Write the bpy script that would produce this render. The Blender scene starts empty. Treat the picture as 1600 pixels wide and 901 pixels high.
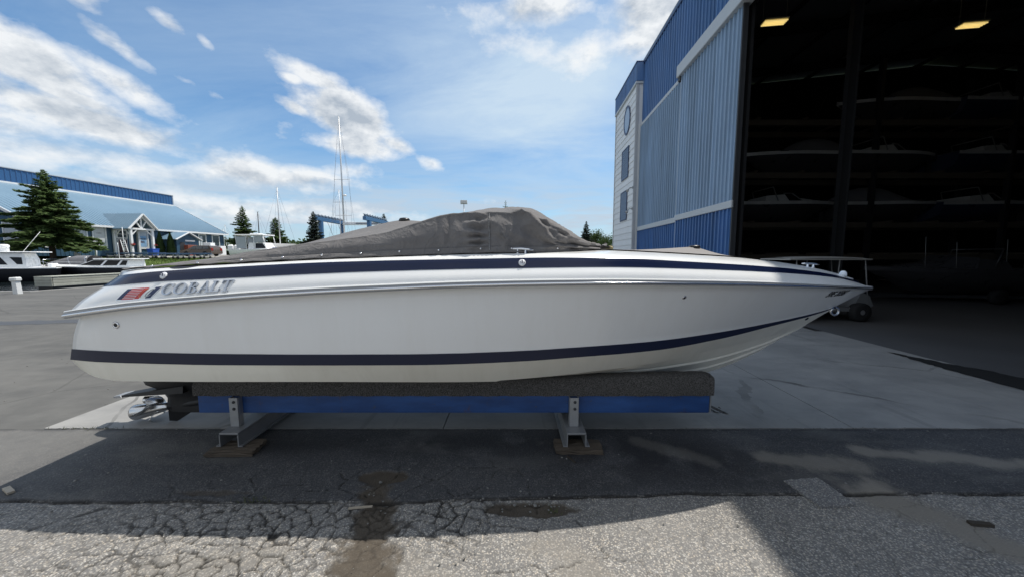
import bpy, bmesh, math, random
import numpy as np
from mathutils import Vector, Matrix
from mathutils.bvhtree import BVHTree

SC = bpy.context.scene
COL = SC.collection
R = math.radians

# ------------------------------------------------------------------ camera
cd = bpy.data.cameras.new('camera')
cam = bpy.data.objects.new('camera', cd)
COL.objects.link(cam)
cd.sensor_width = 36.0
cd.lens = 36.0 * 550 / 1600
cd.clip_start = 0.05
cd.clip_end = 5000
cam.location = (0, 0, 2.0)
cam.rotation_euler = (R(90 - 5.35), 0, 0)
SC.camera = cam

# ------------------------------------------------------------------ view and light paths
SC.view_settings.view_transform = 'Standard'
SC.view_settings.look = 'None'
SC.view_settings.exposure = 0.0
SC.view_settings.gamma = 1.0
SC.cycles.max_bounces = 6
SC.cycles.diffuse_bounces = 3
SC.cycles.glossy_bounces = 3
SC.cycles.use_denoising = True

# ------------------------------------------------------------------ sun
SUN = Vector((0.41, 0.305, 1.0)).normalized()
sl = bpy.data.lights.new('sun', 'SUN')
sl.energy = 4.6
sl.angle = R(0.55)
sl.color = (1.0, 0.95, 0.87)
so = bpy.data.objects.new('sun', sl)
COL.objects.link(so)
so.rotation_euler = SUN.to_track_quat('Z', 'Y').to_euler()

# ------------------------------------------------------------------ world: sky with clouds
W = bpy.data.worlds.new('World')
SC.world = W
W.use_nodes = True
nt = W.node_tree
nt.nodes.clear()
NN, NL = nt.nodes, nt.links


def wm(op, a, b=None, c=None, clamp=False):
    n = NN.new('ShaderNodeMath')
    n.operation = op
    n.use_clamp = clamp
    for i, x in enumerate((a, b, c)):
        if x is None:
            continue
        if isinstance(x, (int, float)):
            n.inputs[i].default_value = x
        else:
            NL.new(x, n.inputs[i])
    return n.outputs[0]


sky = NN.new('ShaderNodeTexSky')
sky.sky_type = 'NISHITA'
sky.sun_disc = False
sky.sun_elevation = math.asin(SUN.z)
sky.sun_rotation = math.atan2(SUN.x, SUN.y)
sky.air_density = 1.0
sky.dust_density = 0.6
sky.ozone_density = 1.6
tc = NN.new('ShaderNodeTexCoord')
sp = NN.new('ShaderNodeSeparateXYZ')
NL.new(tc.outputs['Generated'], sp.inputs[0])
dx, dy, dz = sp.outputs
az = wm('MULTIPLY', wm('ARCTAN2', dx, dy), 180 / math.pi)
el = wm('MULTIPLY', wm('ARCSINE', dz), 180 / math.pi)
elc = wm('MAXIMUM', el, 0.0)
# cloud layer coordinates: the direction met with a curved layer
den = wm('ADD', wm('MAXIMUM', dz, 0.0), 0.16)
cx = NN.new('ShaderNodeCombineXYZ')
NL.new(wm('DIVIDE', dx, den), cx.inputs[0])
NL.new(wm('DIVIDE', dy, den), cx.inputs[1])


def wnoise(scale, detail, rough, dist=0.0, off=(0, 0, 0), stretch=(1, 1, 1), rot=0.0):
    mp = NN.new('ShaderNodeMapping')
    mp.inputs['Location'].default_value = off
    mp.inputs['Scale'].default_value = stretch
    mp.inputs['Rotation'].default_value = (0, 0, rot)
    NL.new(cx.outputs[0], mp.inputs[0])
    n = NN.new('ShaderNodeTexNoise')
    n.inputs['Scale'].default_value = scale
    n.inputs['Detail'].default_value = detail
    n.inputs['Roughness'].default_value = rough
    n.inputs['Distortion'].default_value = dist
    NL.new(mp.outputs[0], n.inputs['Vector'])
    return n.outputs['Fac']


# cumulus banks: azimuth, elevation, radii, tilt, strength
BANKS = [(-54.0, 18.6, 8.0, 2.7, -28, 1.15), (-46.5, 21.0, 3.6, 1.1, -30, .85), (-51.5, 15.9, 8.0, 1.3, -20, 1.0), (-49.5, 13.4, 11.0, 2.0, -11, 1.2), (-46.5, 17.6, 5.0, 1.6, -26, 0.95),
         (-58, 12.5, 12, 3.0, 0, 0.9), (-50, 9.8, 16, 2.0, 0, 0.80), (-28.6, 23.2, 4.4, 1.5, -16, 1.05), (-30.6, 22.3, 1.6, .8, 0, .9), (-24.3, 18.4, 6.8, 2.9, -13, 1.3), (-25.6, 20.9, 3.2, 1.5, 0, 1.1), (-30.2, 18.9, 3.6, 1.0, -18, 0.95), (-24.0, 15.4, 9.0, 1.9, -5, 1.05), (-17.6, 16.0, 3.6, 1.4, -18, 1.0),
         (-21.0, 15.6, 7.0, 2.0, -12, 0.9), (-12.8, 13.9, 3.2, 1.2, -14, 0.9), (-34, 10.4, 12, 2.3, 0, 0.92), (-24, 12.0, 6, 1.6, 0, 0.7),
         (-42.4, 24.4, 2.0, 0.9, -28, 0.72), (-39.3, 23.6, 1.2, 0.7, -28, 0.66), (-41.2, 19.3, 2.0, 0.6, -18, 0.62), (-39, 18.6, 1.3, 0.6, -18, 0.6),
         (3, 33.0, 12, 2.6, 2, 0.84), (20, 30.5, 9, 5.0, 10, 1.0), (12, 28.5, 8, 3.0, 10, 0.74), (2, 29.5, 9, 2.2, -4, .66), (-32, 6.0, 26, 2.2, 0, 0.80), (-8, 4.6, 10, 1.1, 0, 0.60), (-50.5, 25.0, 4.0, 1.5, -25, 0.80)]
mask = None
for a0, e0, ra, re, rot, amp in BANKS:
    c, s = math.cos(R(rot)), math.sin(R(rot))
    da = wm('SUBTRACT', az, a0)
    de = wm('SUBTRACT', el, e0)
    p = wm('MULTIPLY_ADD', da, c / ra, wm('MULTIPLY', de, s / ra))
    q = wm('MULTIPLY_ADD', da, -s / re, wm('MULTIPLY', de, c / re))
    r2 = wm('ADD', wm('MULTIPLY', p, p), wm('MULTIPLY', q, q))
    g = wm('MULTIPLY', wm('POWER', 2.718, wm('MULTIPLY', r2, -0.85)), amp)
    mask = g if mask is None else wm('MAXIMUM', mask, g)


def dnoise(scale, detail, rough, dist=0.0, off=(0, 0, 0), stretch=(1, 1, 2.1)):
    mp = NN.new('ShaderNodeMapping')
    mp.inputs['Location'].default_value = off
    mp.inputs['Scale'].default_value = stretch
    NL.new(tc.outputs['Generated'], mp.inputs[0])
    n = NN.new('ShaderNodeTexNoise')
    n.inputs['Scale'].default_value = scale
    n.inputs['Detail'].default_value = detail
    n.inputs['Roughness'].default_value = rough
    n.inputs['Distortion'].default_value = dist
    NL.new(mp.outputs[0], n.inputs['Vector'])
    return n.outputs['Fac']


n1 = dnoise(7.2, 10, 0.60, 0.0, stretch=(1, 1, 1.7))
n1s = dnoise(7.2, 10, 0.60, 0.0, off=(0.012, 0.0, 0.030), stretch=(1, 1, 1.7))
n2 = wnoise(0.9, 7, 0.62, 0.8, off=(3, 1, 0), stretch=(0.7, 1.6, 1), rot=0.5)
# outside the forward view: unseen cloud, thickened to light the shaded sides
front = wm('MULTIPLY', wm('SUBTRACT', dy, 0.25), 4.0, clamp=True)
rest = wm('MULTIPLY', wm('MULTIPLY_ADD', wnoise(0.9, 3, 0.5, off=(7, 2, 0)), 2.4, -0.45, clamp=True), wm('SUBTRACT', 1.0, front))
msk = wm('MAXIMUM', mask, rest)
dens = wm('MULTIPLY_ADD', wm('SUBTRACT', n1, 0.5), 2.0, wm('SUBTRACT', msk, 0.42))
cov = wm('SMOOTHSTEP', dens, -0.04, 0.52) if False else wm('MULTIPLY', dens, 1.85, clamp=True)
cov = wm('SMOOTH_MIN', cov, 0.95, 0.12)
# relief: cloud that thins out towards the sun is lit, cloud that thickens is grey
rel = wm('MULTIPLY_ADD', wm('SUBTRACT', n1, n1s), 4.4, 0.86)
rel = wm('SUBTRACT', rel, wm('MULTIPLY', wm('SUBTRACT', dens, 0.24), 0.60), clamp=True)
# thin high veil, and the milky layers toward the horizon
veil = wm('MULTIPLY_ADD', n2, 1.6, -0.50, clamp=True)
va = wm('DIVIDE', wm('SUBTRACT', az, 4.0), 20.0)
ve = wm('DIVIDE', wm('SUBTRACT', el, 25.0), 11.0)
vg = wm('POWER', 2.718, wm('MULTIPLY', wm('ADD', wm('MULTIPLY', va, va), wm('MULTIPLY', ve, ve)), -1.0))
veil = wm('ADD', wm('MULTIPLY', veil, 0.62), wm('MULTIPLY', vg, wm('MULTIPLY_ADD', n2, 1.6, -0.20, clamp=True)), clamp=True)
veil = wm('MULTIPLY', veil, 0.9)
haz = wm('POWER', 2.718, wm('MULTIPLY', elc, -1 / 6.5))
haz = wm('MULTIPLY', haz, 0.62)
streak = dnoise(6.0, 6, 0.55, 0.4, off=(1, 4, 0), stretch=(1, 1, 6.5))
lowb = wm('MULTIPLY', wm('MULTIPLY_ADD', streak, 3.0, -0.85, clamp=True), wm('POWER', 2.718, wm('MULTIPLY', wm('POWER', wm('DIVIDE', wm('SUBTRACT', el, 6.0), 5.0), 2.0), -1.0)))
lowb = wm('MULTIPLY', lowb, 0.95)


def wmix(f, a, b):
    n = NN.new('ShaderNodeMix')
    n.data_type = 'RGBA'
    for k, x in ((0, f), (6, a), (7, b)):
        if isinstance(x, tuple):
            n.inputs[k].default_value = x
        else:
            NL.new(x, n.inputs[k])
    return n.outputs[2]


skyc = NN.new('ShaderNodeMix')
skyc.data_type = 'RGBA'
skyc.blend_type = 'MULTIPLY'
skyc.inputs[0].default_value = 1.0
NL.new(sky.outputs[0], skyc.inputs[6])
skyc.inputs[7].default_value = (0.54, 0.84, 1.02, 1)
base = skyc.outputs[2]
c1 = wmix(haz, base, (4.3, 5.8, 7.0, 1))
c2 = wmix(veil, c1, (4.6, 5.6, 6.5, 1))
c3 = wmix(lowb, c2, (3.9, 4.6, 5.4, 1))
cloud = wmix(rel, (3.25, 3.7, 4.25, 1), (6.7, 6.85, 6.95, 1))
c4 = wmix(cov, c3, cloud)
bg = NN.new('ShaderNodeBackground')
NL.new(c4, bg.inputs['Color'])
bg.inputs['Strength'].default_value = 0.138
wo = NN.new('ShaderNodeOutputWorld')
NL.new(bg.outputs[0], wo.inputs[0])
W.cycles.sampling_method = 'MANUAL'
W.cycles.sample_map_resolution = 1024


# ------------------------------------------------------------------ materials
def srgb(r, g, b):
    f = lambda c: (c / 255 / 12.92) if c / 255 <= 0.04045 else ((c / 255 + 0.055) / 1.055) ** 2.4
    return (f(r), f(g), f(b))


class NG:
    """small helper round one material's node tree"""

    def __init__(s, name, rough=0.5, metal=0.0, coat=0.0, spec=0.5):
        s.m = bpy.data.materials.new(name)
        s.m.use_nodes = True
        s.t = s.m.node_tree
        s.N, s.L = s.t.nodes, s.t.links
        s.b = s.N['Principled BSDF']
        s.b.inputs['Roughness'].default_value = rough
        s.b.inputs['Metallic'].default_value = metal
        s.b.inputs['Coat Weight'].default_value = coat
        s.b.inputs['Specular IOR Level'].default_value = spec
        s._tc = None

    def put(s, sock, x):
        if isinstance(x, (int, float)):
            sock.default_value = x
        elif isinstance(x, tuple):
            sock.default_value = x if len(x) == 4 or len(sock.default_value) == 3 else (*x, 1)
        else:
            s.L.new(x, sock)

    def math(s, op, a, b=None, c=None, clamp=False):
        n = s.N.new('ShaderNodeMath')
        n.operation = op
        n.use_clamp = clamp
        for i, x in enumerate((a, b, c)):
            if x is not None:
                s.put(n.inputs[i], x)
        return n.outputs[0]

    def mix(s, f, a, b, blend='MIX'):
        n = s.N.new('ShaderNodeMix')
        n.data_type = 'RGBA'
        n.blend_type = blend
        s.put(n.inputs[0], f)
        s.put(n.inputs[6], a)
        s.put(n.inputs[7], b)
        return n.outputs[2]

    def coord(s, scale=(1, 1, 1), rot=(0, 0, 0), kind='Object'):
        if s._tc is None:
            s._tc = s.N.new('ShaderNodeTexCoord')
        mp = s.N.new('ShaderNodeMapping')
        mp.inputs['Scale'].default_value = scale
        mp.inputs['Rotation'].default_value = rot
        s.L.new(s._tc.outputs[kind], mp.inputs[0])
        return mp.outputs[0]

    def noise(s, scale, detail=4, rough=0.55, vec=None, dist=0.0, out='Fac'):
        n = s.N.new('ShaderNodeTexNoise')
        n.inputs['Scale'].default_value = scale
        n.inputs['Detail'].default_value = detail
        n.inputs['Roughness'].default_value = rough
        n.inputs['Distortion'].default_value = dist
        s.L.new(vec if vec is not None else s.coord(), n.inputs['Vector'])
        return n.outputs[out]

    def voro(s, scale, vec=None, feat='F1', out='Distance', rand=1.0):
        n = s.N.new('ShaderNodeTexVoronoi')
        n.feature = feat
        n.inputs['Scale'].default_value = scale
        n.inputs['Randomness'].default_value = rand
        s.L.new(vec if vec is not None else s.coord(), n.inputs['Vector'])
        return n.outputs[out]

    def ramp(s, fac, stops, interp='LINEAR'):
        n = s.N.new('ShaderNodeValToRGB')
        n.color_ramp.interpolation = interp
        e = n.color_ramp.elements
        while len(e) < len(stops):
            e.new(0.5)
        for q, (p, c) in zip(e, stops):
            q.position = p
            q.color = (c, c, c, 1) if isinstance(c, (int, float)) else (*c, 1)
        s.L.new(fac, n.inputs[0])
        return n.outputs[0]

    def attr(s, name):
        n = s.N.new('ShaderNodeAttribute')
        n.attribute_name = name
        return n.outputs['Fac']

    def objrand(s):
        n = s.N.new('ShaderNodeObjectInfo')
        return n.outputs['Random']

    def bump(s, h, strength=0.3, dist=0.01, prev=None):
        n = s.N.new('ShaderNodeBump')
        n.inputs['Strength'].default_value = strength
        n.inputs['Distance'].default_value = dist
        s.L.new(h, n.inputs['Height'])
        if prev is not None:
            s.L.new(prev, n.inputs['Normal'])
        s.L.new(n.outputs[0], s.b.inputs['Normal'])
        return n.outputs[0]

    def color(s, c):
        s.put(s.b.inputs['Base Color'], c)

    def rough(s, x):
        s.put(s.b.inputs['Roughness'], x)


MATS = {}


def simple(name, col, rough=0.5, metal=0.0, var=0.12, scale=3.0, bump=0.0, bscale=60.0, coat=0.0, bd=0.004, indiv=0.0, spec=0.5, detail=5):
    """plain surface with colour wear, roughness variation and a fine relief"""
    if name in MATS:
        return MATS[name]
    g = NG(name, rough, metal, coat, spec)
    n = g.noise(scale, detail, 0.6)
    f = g.math('MULTIPLY_ADD', n, 2 * var, 1 - var)
    if indiv:
        f = g.math('MULTIPLY', f, g.math('MULTIPLY_ADD', g.objrand(), 2 * indiv, 1 - indiv))
    cc = g.N.new('ShaderNodeCombineXYZ')
    for i in range(3):
        g.put(cc.inputs[i], f)
    g.color(g.mix(1.0, (*col, 1), cc.outputs[0], 'MULTIPLY'))
    g.rough(g.math('MULTIPLY_ADD', n, 0.2, max(0.02, rough - 0.1)))
    if bump:
        g.bump(g.noise(bscale, 4, 0.6), bump, bd)
    MATS[name] = g.m
    return g.m


def emitter(name, col, power):
    g = NG(name, 0.4)
    g.color((*col, 1))
    g.b.inputs['Emission Color'].default_value = (*col, 1)
    g.b.inputs['Emission Strength'].default_value = power
    return g.m


# ------------------------------------------------------------------ objects
def tag(o, label=None, cat=None, group=None, kind=None):
    if label:
        o['label'] = label
    if cat:
        o['category'] = cat
    if group:
        o['group'] = group
    if kind:
        o['kind'] = kind
    return o


def empty(name, loc=(0, 0, 0), rz=0.0, label=None, cat=None, group=None, kind=None):
    o = bpy.data.objects.new(name, None)
    o.empty_display_size = 0.3
    COL.objects.link(o)
    o.location = loc
    o.rotation_euler = (0, 0, rz)
    return tag(o, label, cat, group, kind)


def copy_tree(o, parent=None):
    c = o.copy()
    COL.objects.link(c)
    c.parent = parent
    for ch in o.children:
        copy_tree(ch, c)
    return c


def chain(o):
    m = Matrix.Identity(4)
    while o is not None:
        m = Matrix.Translation(o.location) @ o.rotation_euler.to_matrix().to_4x4() @ m
        o = o.parent
    return m


class MB:
    def __init__(s):
        s.v, s.f, s.mi, s.sm = [], [], [], []
        s.cur, s.smooth = 0, False

    def vert(s, p):
        s.v.append(tuple(p))
        return len(s.v) - 1

    def face(s, idx):
        s.f.append(tuple(idx))
        s.mi.append(s.cur)
        s.sm.append(s.smooth)

    def poly(s, pts):
        s.face([s.vert(p) for p in pts])
        return s

    def hexa(s, p):
        """eight corners: bottom four (ccw from above), top four"""
        b = len(s.v)
        s.v.extend(tuple(q) for q in p)
        for q in ((3, 2, 1, 0), (4, 5, 6, 7), (0, 1, 5, 4), (1, 2, 6, 5), (2, 3, 7, 6), (3, 0, 4, 7)):
            s.face([b + i for i in q])
        return s

    def box(s, x0, x1, y0, y1, z0, z1):
        x0, x1 = min(x0, x1), max(x0, x1)
        y0, y1 = min(y0, y1), max(y0, y1)
        z0, z1 = min(z0, z1), max(z0, z1)
        return s.hexa([(x0, y0, z0), (x1, y0, z0), (x1, y1, z0), (x0, y1, z0), (x0, y0, z1), (x1, y0, z1), (x1, y1, z1), (x0, y1, z1)])

    def bbox(s, x0, x1, y0, y1, z0, z1, c=0.005):
        """box with chamfered long edges (all eight corners cut)"""
        x0, x1 = min(x0, x1), max(x0, x1)
        y0, y1 = min(y0, y1), max(y0, y1)
        z0, z1 = min(z0, z1), max(z0, z1)
        bm = bmesh.new()
        bmesh.ops.create_cube(bm, size=1.0)
        for v in bm.verts:
            v.co = Vector(((x0 + x1) / 2 + v.co.x * (x1 - x0), (y0 + y1) / 2 + v.co.y * (y1 - y0), (z0 + z1) / 2 + v.co.z * (z1 - z0)))
        bmesh.ops.bevel(bm, geom=list(bm.edges), offset=c, segments=1, affect='EDGES')
        return s.add_bm(bm)

    def add_bm(s, bm, mtx=None):
        b = len(s.v)
        bm.verts.ensure_lookup_table()
        for v in bm.verts:
            s.v.append(tuple(mtx @ v.co if mtx else v.co))
        for f in bm.faces:
            s.face([b + v.index for v in f.verts])
        bm.free()
        return s

    def beam(s, p, q, w, h, up=(0, 0, 1)):
        p, q = Vector(p), Vector(q)
        d = (q - p).normalized()
        u = Vector(up)
        if abs(d.dot(u)) > 0.98:
            u = Vector((0, 1, 0))
        r = d.cross(u).normalized() * (w / 2)
        t = r.cross(d).normalized() * (h / 2)
        return s.hexa([p - r - t, p + r - t, q + r - t, q - r - t, p - r + t, p + r + t, q + r + t, q - r + t])

    def tube(s, pts, r, n=8, caps=True, closed=False):
        pts = [Vector(p) for p in pts]
        rr = r if isinstance(r, (list, tuple)) else [r] * len(pts)
        m = len(pts)
        rings = []
        up = Vector((0.13, 0.21, 1)).normalized()
        for i, p in enumerate(pts):
            a = pts[(i - 1) % m] if (i > 0 or closed) else p
            c = pts[(i + 1) % m] if (i < m - 1 or closed) else p
            d = (c - a).normalized()
            x = d.cross(up)
            if x.length < 1e-3:
                x = d.cross(Vector((1, 0, 0)))
            x.normalize()
            y = x.cross(d)
            rings.append([s.vert(p + (x * math.cos(2 * math.pi * k / n) + y * math.sin(2 * math.pi * k / n)) * rr[i]) for k in range(n)])
        old, s.smooth = s.smooth, True
        for i in range(m if closed else m - 1):
            A, B = rings[i], rings[(i + 1) % m]
            for k in range(n):
                s.face((A[k], A[(k + 1) % n], B[(k + 1) % n], B[k]))
        s.smooth = old
        if caps and not closed:
            s.face(rings[0][::-1])
            s.face(rings[-1])
        return s

    def lathe(s, prof, o=(0, 0, 0), ax=(0, 0, 1), n=16, caps=True):
        """profile [(radius, height)] turned round the axis"""
        o, ax = Vector(o), Vector(ax).normalized()
        x = ax.orthogonal().normalized()
        y = ax.cross(x)
        rings = [[s.vert(o + ax * h + (x * math.cos(2 * math.pi * k / n) + y * math.sin(2 * math.pi * k / n)) * max(r, 1e-4)) for k in range(n)] for r, h in prof]
        old, s.smooth = s.smooth, True
        for A, B in zip(rings, rings[1:]):
            for k in range(n):
                s.face((A[k], A[(k + 1) % n], B[(k + 1) % n], B[k]))
        s.smooth = old
        if caps:
            s.face(rings[0][::-1])
            s.face(rings[-1])
        return s

    def grid(s, P, cu=False, flip=False):
        """P[i][j] points"""
        idx = [[s.vert(p) for p in row] for row in P]
        n, m = len(idx), len(idx[0])
        for i in range(n if cu else n - 1):
            for j in range(m - 1):
                A = (idx[i][j], idx[(i + 1) % n][j], idx[(i + 1) % n][j + 1], idx[i][j + 1])
                s.face(A[::-1] if flip else A)
        return idx

    def prism(s, pts, ext):
        """planar outline pushed along ext"""
        e = Vector(ext)
        a = [s.vert(p) for p in pts]
        b = [s.vert(Vector(p) + e) for p in pts]
        n = len(a)
        s.face(a[::-1])
        s.face(b)
        for k in range(n):
            s.face((a[k], a[(k + 1) % n], b[(k + 1) % n], b[k]))
        return s

    def build(s, name, mat=None, parent=None, world=False, fix=True, weld=False):
        me = bpy.data.meshes.new(name)
        vs = s.v
        if world and parent is not None:
            inv = chain(parent).inverted()
            vs = [tuple(inv @ Vector(p)) for p in vs]
        me.from_pydata(vs, [], s.f)
        for m in (mat if isinstance(mat, (list, tuple)) else [mat]):
            if m:
                me.materials.append(m)
        me.polygons.foreach_set('material_index', s.mi)
        me.polygons.foreach_set('use_smooth', s.sm)
        if fix:
            bm = bmesh.new()
            bm.from_mesh(me)
            if weld:
                bmesh.ops.remove_doubles(bm, verts=bm.verts, dist=1e-5)
            bmesh.ops.recalc_face_normals(bm, faces=bm.faces)
            bm.to_mesh(me)
            bm.free()
        o = bpy.data.objects.new(name, me)
        COL.objects.link(o)
        if parent is not None:
            o.parent = parent
        return o


def fbm(x, y, seed=0, octv=4, rough=0.5):
    """value noise on numpy arrays, 0..1"""
    rs = np.random.RandomState(seed)
    T = rs.rand(256, 256)
    out, amp, tot, f = 0, 1.0, 0, 1.0
    for o in range(octv):
        xx, yy = x * f + 17.3 * o, y * f + 5.1 * o
        xi, yi = np.floor(xx).astype(int), np.floor(yy).astype(int)
        u, v = xx - xi, yy - yi
        u, v = u * u * (3 - 2 * u), v * v * (3 - 2 * v)
        g = lambda a, b: T[a % 256, b % 256]
        out = out + amp * ((g(xi, yi) * (1 - u) + g(xi + 1, yi) * u) * (1 - v) + (g(xi, yi + 1) * (1 - u) + g(xi + 1, yi + 1) * u) * v)
        tot += amp
        amp *= rough
        f *= 2
    return out / tot


def smooth(a, b, x):
    t = np.clip((x - a) / (b - a), 0, 1)
    return t * t * (3 - 2 * t)
# ================================================================== GROUND
def np_grid(name, X, Y, Z, mat, attrs=None, keep=None, parent=None):
    """mesh from 2D arrays, quads where keep is true"""
    n, m = X.shape
    co = np.stack([X, Y, Z], -1).reshape(-1, 3)
    I = np.arange(n * m).reshape(n, m)
    q = np.stack([I[:-1, :-1], I[1:, :-1], I[1:, 1:], I[:-1, 1:]], -1).reshape(-1, 4)
    if keep is not None:
        q = q[keep[:-1, :-1].reshape(-1)]
    used = np.unique(q)
    re = np.full(n * m, -1)
    re[used] = np.arange(len(used))
    q = re[q]
    co = co[used]
    me = bpy.data.meshes.new(name)
    me.vertices.add(len(co))
    me.vertices.foreach_set('co', co.astype(np.float32).ravel())
    me.loops.add(q.size)
    me.loops.foreach_set('vertex_index', q.astype(np.int32).ravel())
    me.polygons.add(len(q))
    me.polygons.foreach_set('loop_start', np.arange(0, q.size, 4, dtype=np.int32))
    me.polygons.foreach_set('use_smooth', np.ones(len(q), dtype=bool))
    me.update(calc_edges=True)
    me.validate()
    for k, a in (attrs or {}).items():
        at_ = me.attributes.new(k, 'FLOAT', 'POINT')
        at_.data.foreach_set('value', a.reshape(-1)[used].astype(np.float32))
    me.materials.append(mat)
    o = bpy.data.objects.new(name, me)
    COL.objects.link(o)
    o.parent = parent
    return o


def cells(x, y, size, seed):
    """distance F2-F1 to the borders of jittered cells, and the cell's random value"""
    rs = np.random.RandomState(seed)
    J = rs.rand(128, 128, 3)
    gx, gy = x / size, y / size
    ix, iy = np.floor(gx).astype(int), np.floor(gy).astype(int)
    f1 = np.full(x.shape, 9.0)
    f2 = np.full(x.shape, 9.0)
    cv = np.zeros(x.shape)
    for a in (-1, 0, 1):
        for b in (-1, 0, 1):
            j = J[(ix + a) % 128, (iy + b) % 128]
            d = np.hypot(ix + a + j[..., 0] - gx, iy + b + j[..., 1] - gy)
            nearer = d < f1
            f2 = np.where(nearer, f1, np.minimum(f2, d))
            cv = np.where(nearer, j[..., 2], cv)
            f1 = np.where(nearer, d, f1)
    return (f2 - f1) * size, cv


def seg(x, y, x0, y0, x1, y1):
    t = np.clip(((x - x0) * (x1 - x0) + (y - y0) * (y1 - y0)) / ((x1 - x0) ** 2 + (y1 - y0) ** 2), 0, 1)
    return np.hypot(x - x0 - t * (x1 - x0), y - y0 - t * (y1 - y0))


def gauss(x, y, cx_, cy_, rx, ry):
    return np.exp(-((x - cx_) / rx) ** 2 - ((y - cy_) / ry) ** 2)


def asphalt(name, base, stone, stone_amt, tint):
    g = NG(name, 0.9, spec=0.3)
    v = g.coord()
    big = g.noise(1.3, 5, 0.6)
    med = g.noise(9, 4, 0.6)
    col = g.mix(g.math('MULTIPLY_ADD', big, 1.5, -0.3, clamp=True), tuple(c * 0.72 for c in base), tuple(c * 1.25 for c in base))
    # aggregate showing in the worn binder
    wv = g.mix(0.004, v, g.noise(60, 2, out='Color'))
    cellc = g.voro(92, wv, out='Color')
    sx = g.N.new('ShaderNodeSeparateColor')
    g.L.new(cellc, sx.inputs[0])
    core = g.math('SUBTRACT', 1.0, g.math('MULTIPLY', g.voro(92, wv), 1.25), clamp=True)
    st = g.math('MULTIPLY', g.math('POWER', sx.outputs[0], 1.6), g.math('MULTIPLY', core, 1.5, clamp=True))
    st = g.math('MULTIPLY', st, g.math('MULTIPLY_ADD', med, 1.4, stone_amt - 0.7, clamp=True))
    scol = g.mix(sx.outputs[1], stone, tuple(c * t for c, t in zip(stone, (1.0, 0.9, 0.78))))
    col = g.mix(st, col, scol)
    worn = g.attr('worn')
    col = g.mix(g.math('MULTIPLY', worn, 0.8), col, g.mix(med, tuple(c * 0.8 for c in tint), tuple(c * 1.2 for c in tint)))
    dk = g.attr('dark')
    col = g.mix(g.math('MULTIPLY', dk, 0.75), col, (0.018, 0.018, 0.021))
    fine = g.noise(150, 4, 0.75)
    sand = g.math('MULTIPLY', g.attr('sand'), g.math('MULTIPLY_ADD', fine, 1.0, 0.45, clamp=True))
    col = g.mix(sand, col, (0.235, 0.215, 0.185))
    dirt = g.attr('dirt')
    col = g.mix(g.math('MULTIPLY', dirt, g.math('MULTIPLY_ADD', fine, 0.6, 0.65, clamp=True)), col, g.mix(med, (0.050, 0.040, 0.030), (0.115, 0.095, 0.072)))
    col = g.mix(g.math('MULTIPLY', g.attr('crack'), 0.88), col, (0.014, 0.012, 0.010))
    g.color(col)
    h = g.math('ADD', g.math('MULTIPLY', g.voro(92, wv), -0.8), g.math('MULTIPLY', fine, 0.5))
    g.bump(h, 0.55, 0.006)
    g.rough(g.math('MULTIPLY_ADD', med, 0.2, 0.74))
    return g.m


M_OLD = asphalt('old asphalt', (0.172, 0.168, 0.163), (0.56, 0.545, 0.51), 1.12, (0.16, 0.155, 0.145))
M_NEW = asphalt('newer asphalt', (0.062, 0.063, 0.067), (0.30, 0.30, 0.30), 0.40, (0.155, 0.15, 0.14))

RES = 0.0115
gx_, gy_ = np.arange(-7.0, 7.9, RES), np.arange(1.72, 3.905, RES)
GX, GY = np.meshgrid(gx_, gy_, indexing='ij')
WX = GX + 0.12 * (fbm(GX * 3, GY * 3, 1) - 0.5) + 0.05 * (fbm(GX * 14, GY * 14, 2) - 0.5)
WY = GY + 0.12 * (fbm(GX * 3 + 40, GY * 3, 3) - 0.5) + 0.05 * (fbm(GX * 14, GY * 14 + 9, 4) - 0.5)
seam = 2.70 + 0.09 * smooth(-1.2, 1.8, GX) + 0.05 * (fbm(GX * 2.2, GX * 0 + 3, 5, 5) - 0.5) + 0.02 * (fbm(GX * 18, GY * 18, 6, 3) - 0.5)
NEWER = GY > seam
fb, cvf = cells(WX, WY * 1.12, 0.118, 11)
cb, cvc = cells(WX + 3, WY * 1.15, 0.40, 12)
fineM = np.clip(gauss(GX, GY, -1.78, 2.42, 0.85, 0.70) * 1.5 + gauss(GX, GY, -0.42, 2.60, 0.42, 0.42) * 1.4 + gauss(GX, GY, -2.9, 2.3, 0.9, 0.5) * .7 - 0.25, 0, 1)
fineM *= smooth(0.22, 0.5, fbm(GX * 2, GY * 2, 21) + 0.25 * fineM)
fineM[NEWER] *= 0.15
coarseM = np.clip(0.55 + 0.5 * (1 - smooth(0.4, 1.4, GX)), 0, 1) * np.where(NEWER, np.clip(gauss(GX, GY, -0.45, 2.88, 0.9, 0.36) * 1.6 + gauss(GX, GY, -2.0, 2.82, 1.1, 0.30) * 1.2 - 0.10, 0, 1), 0.75)
coarseM *= smooth(0.28, 0.5, fbm(GX * 1.7 + 8, GY * 1.7, 22) + 0.2)
wob = 0.35 + 1.3 * fbm(GX * 6, GY * 6, 23)
ck = np.maximum((1 - smooth(0.004, 0.016, fb / wob)) * fineM * (.62 + .75 * fbm(GX * 5, GY * 5, 27)), (1 - smooth(0.002, 0.009, cb / wob)) * coarseM * (.45 + .9 * fbm(GX * 3 + 4, GY * 3, 28)))
ck = np.clip(ck, 0, 1)
# the crumbled lip between the two layers
lip = np.abs(GY - seam)
ck = np.maximum(ck, (1 - smooth(0.004, 0.022, lip / wob)) * smooth(0.3, 0.55, fbm(GX * 3 + 2, GY, 24) + 0.12))
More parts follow.
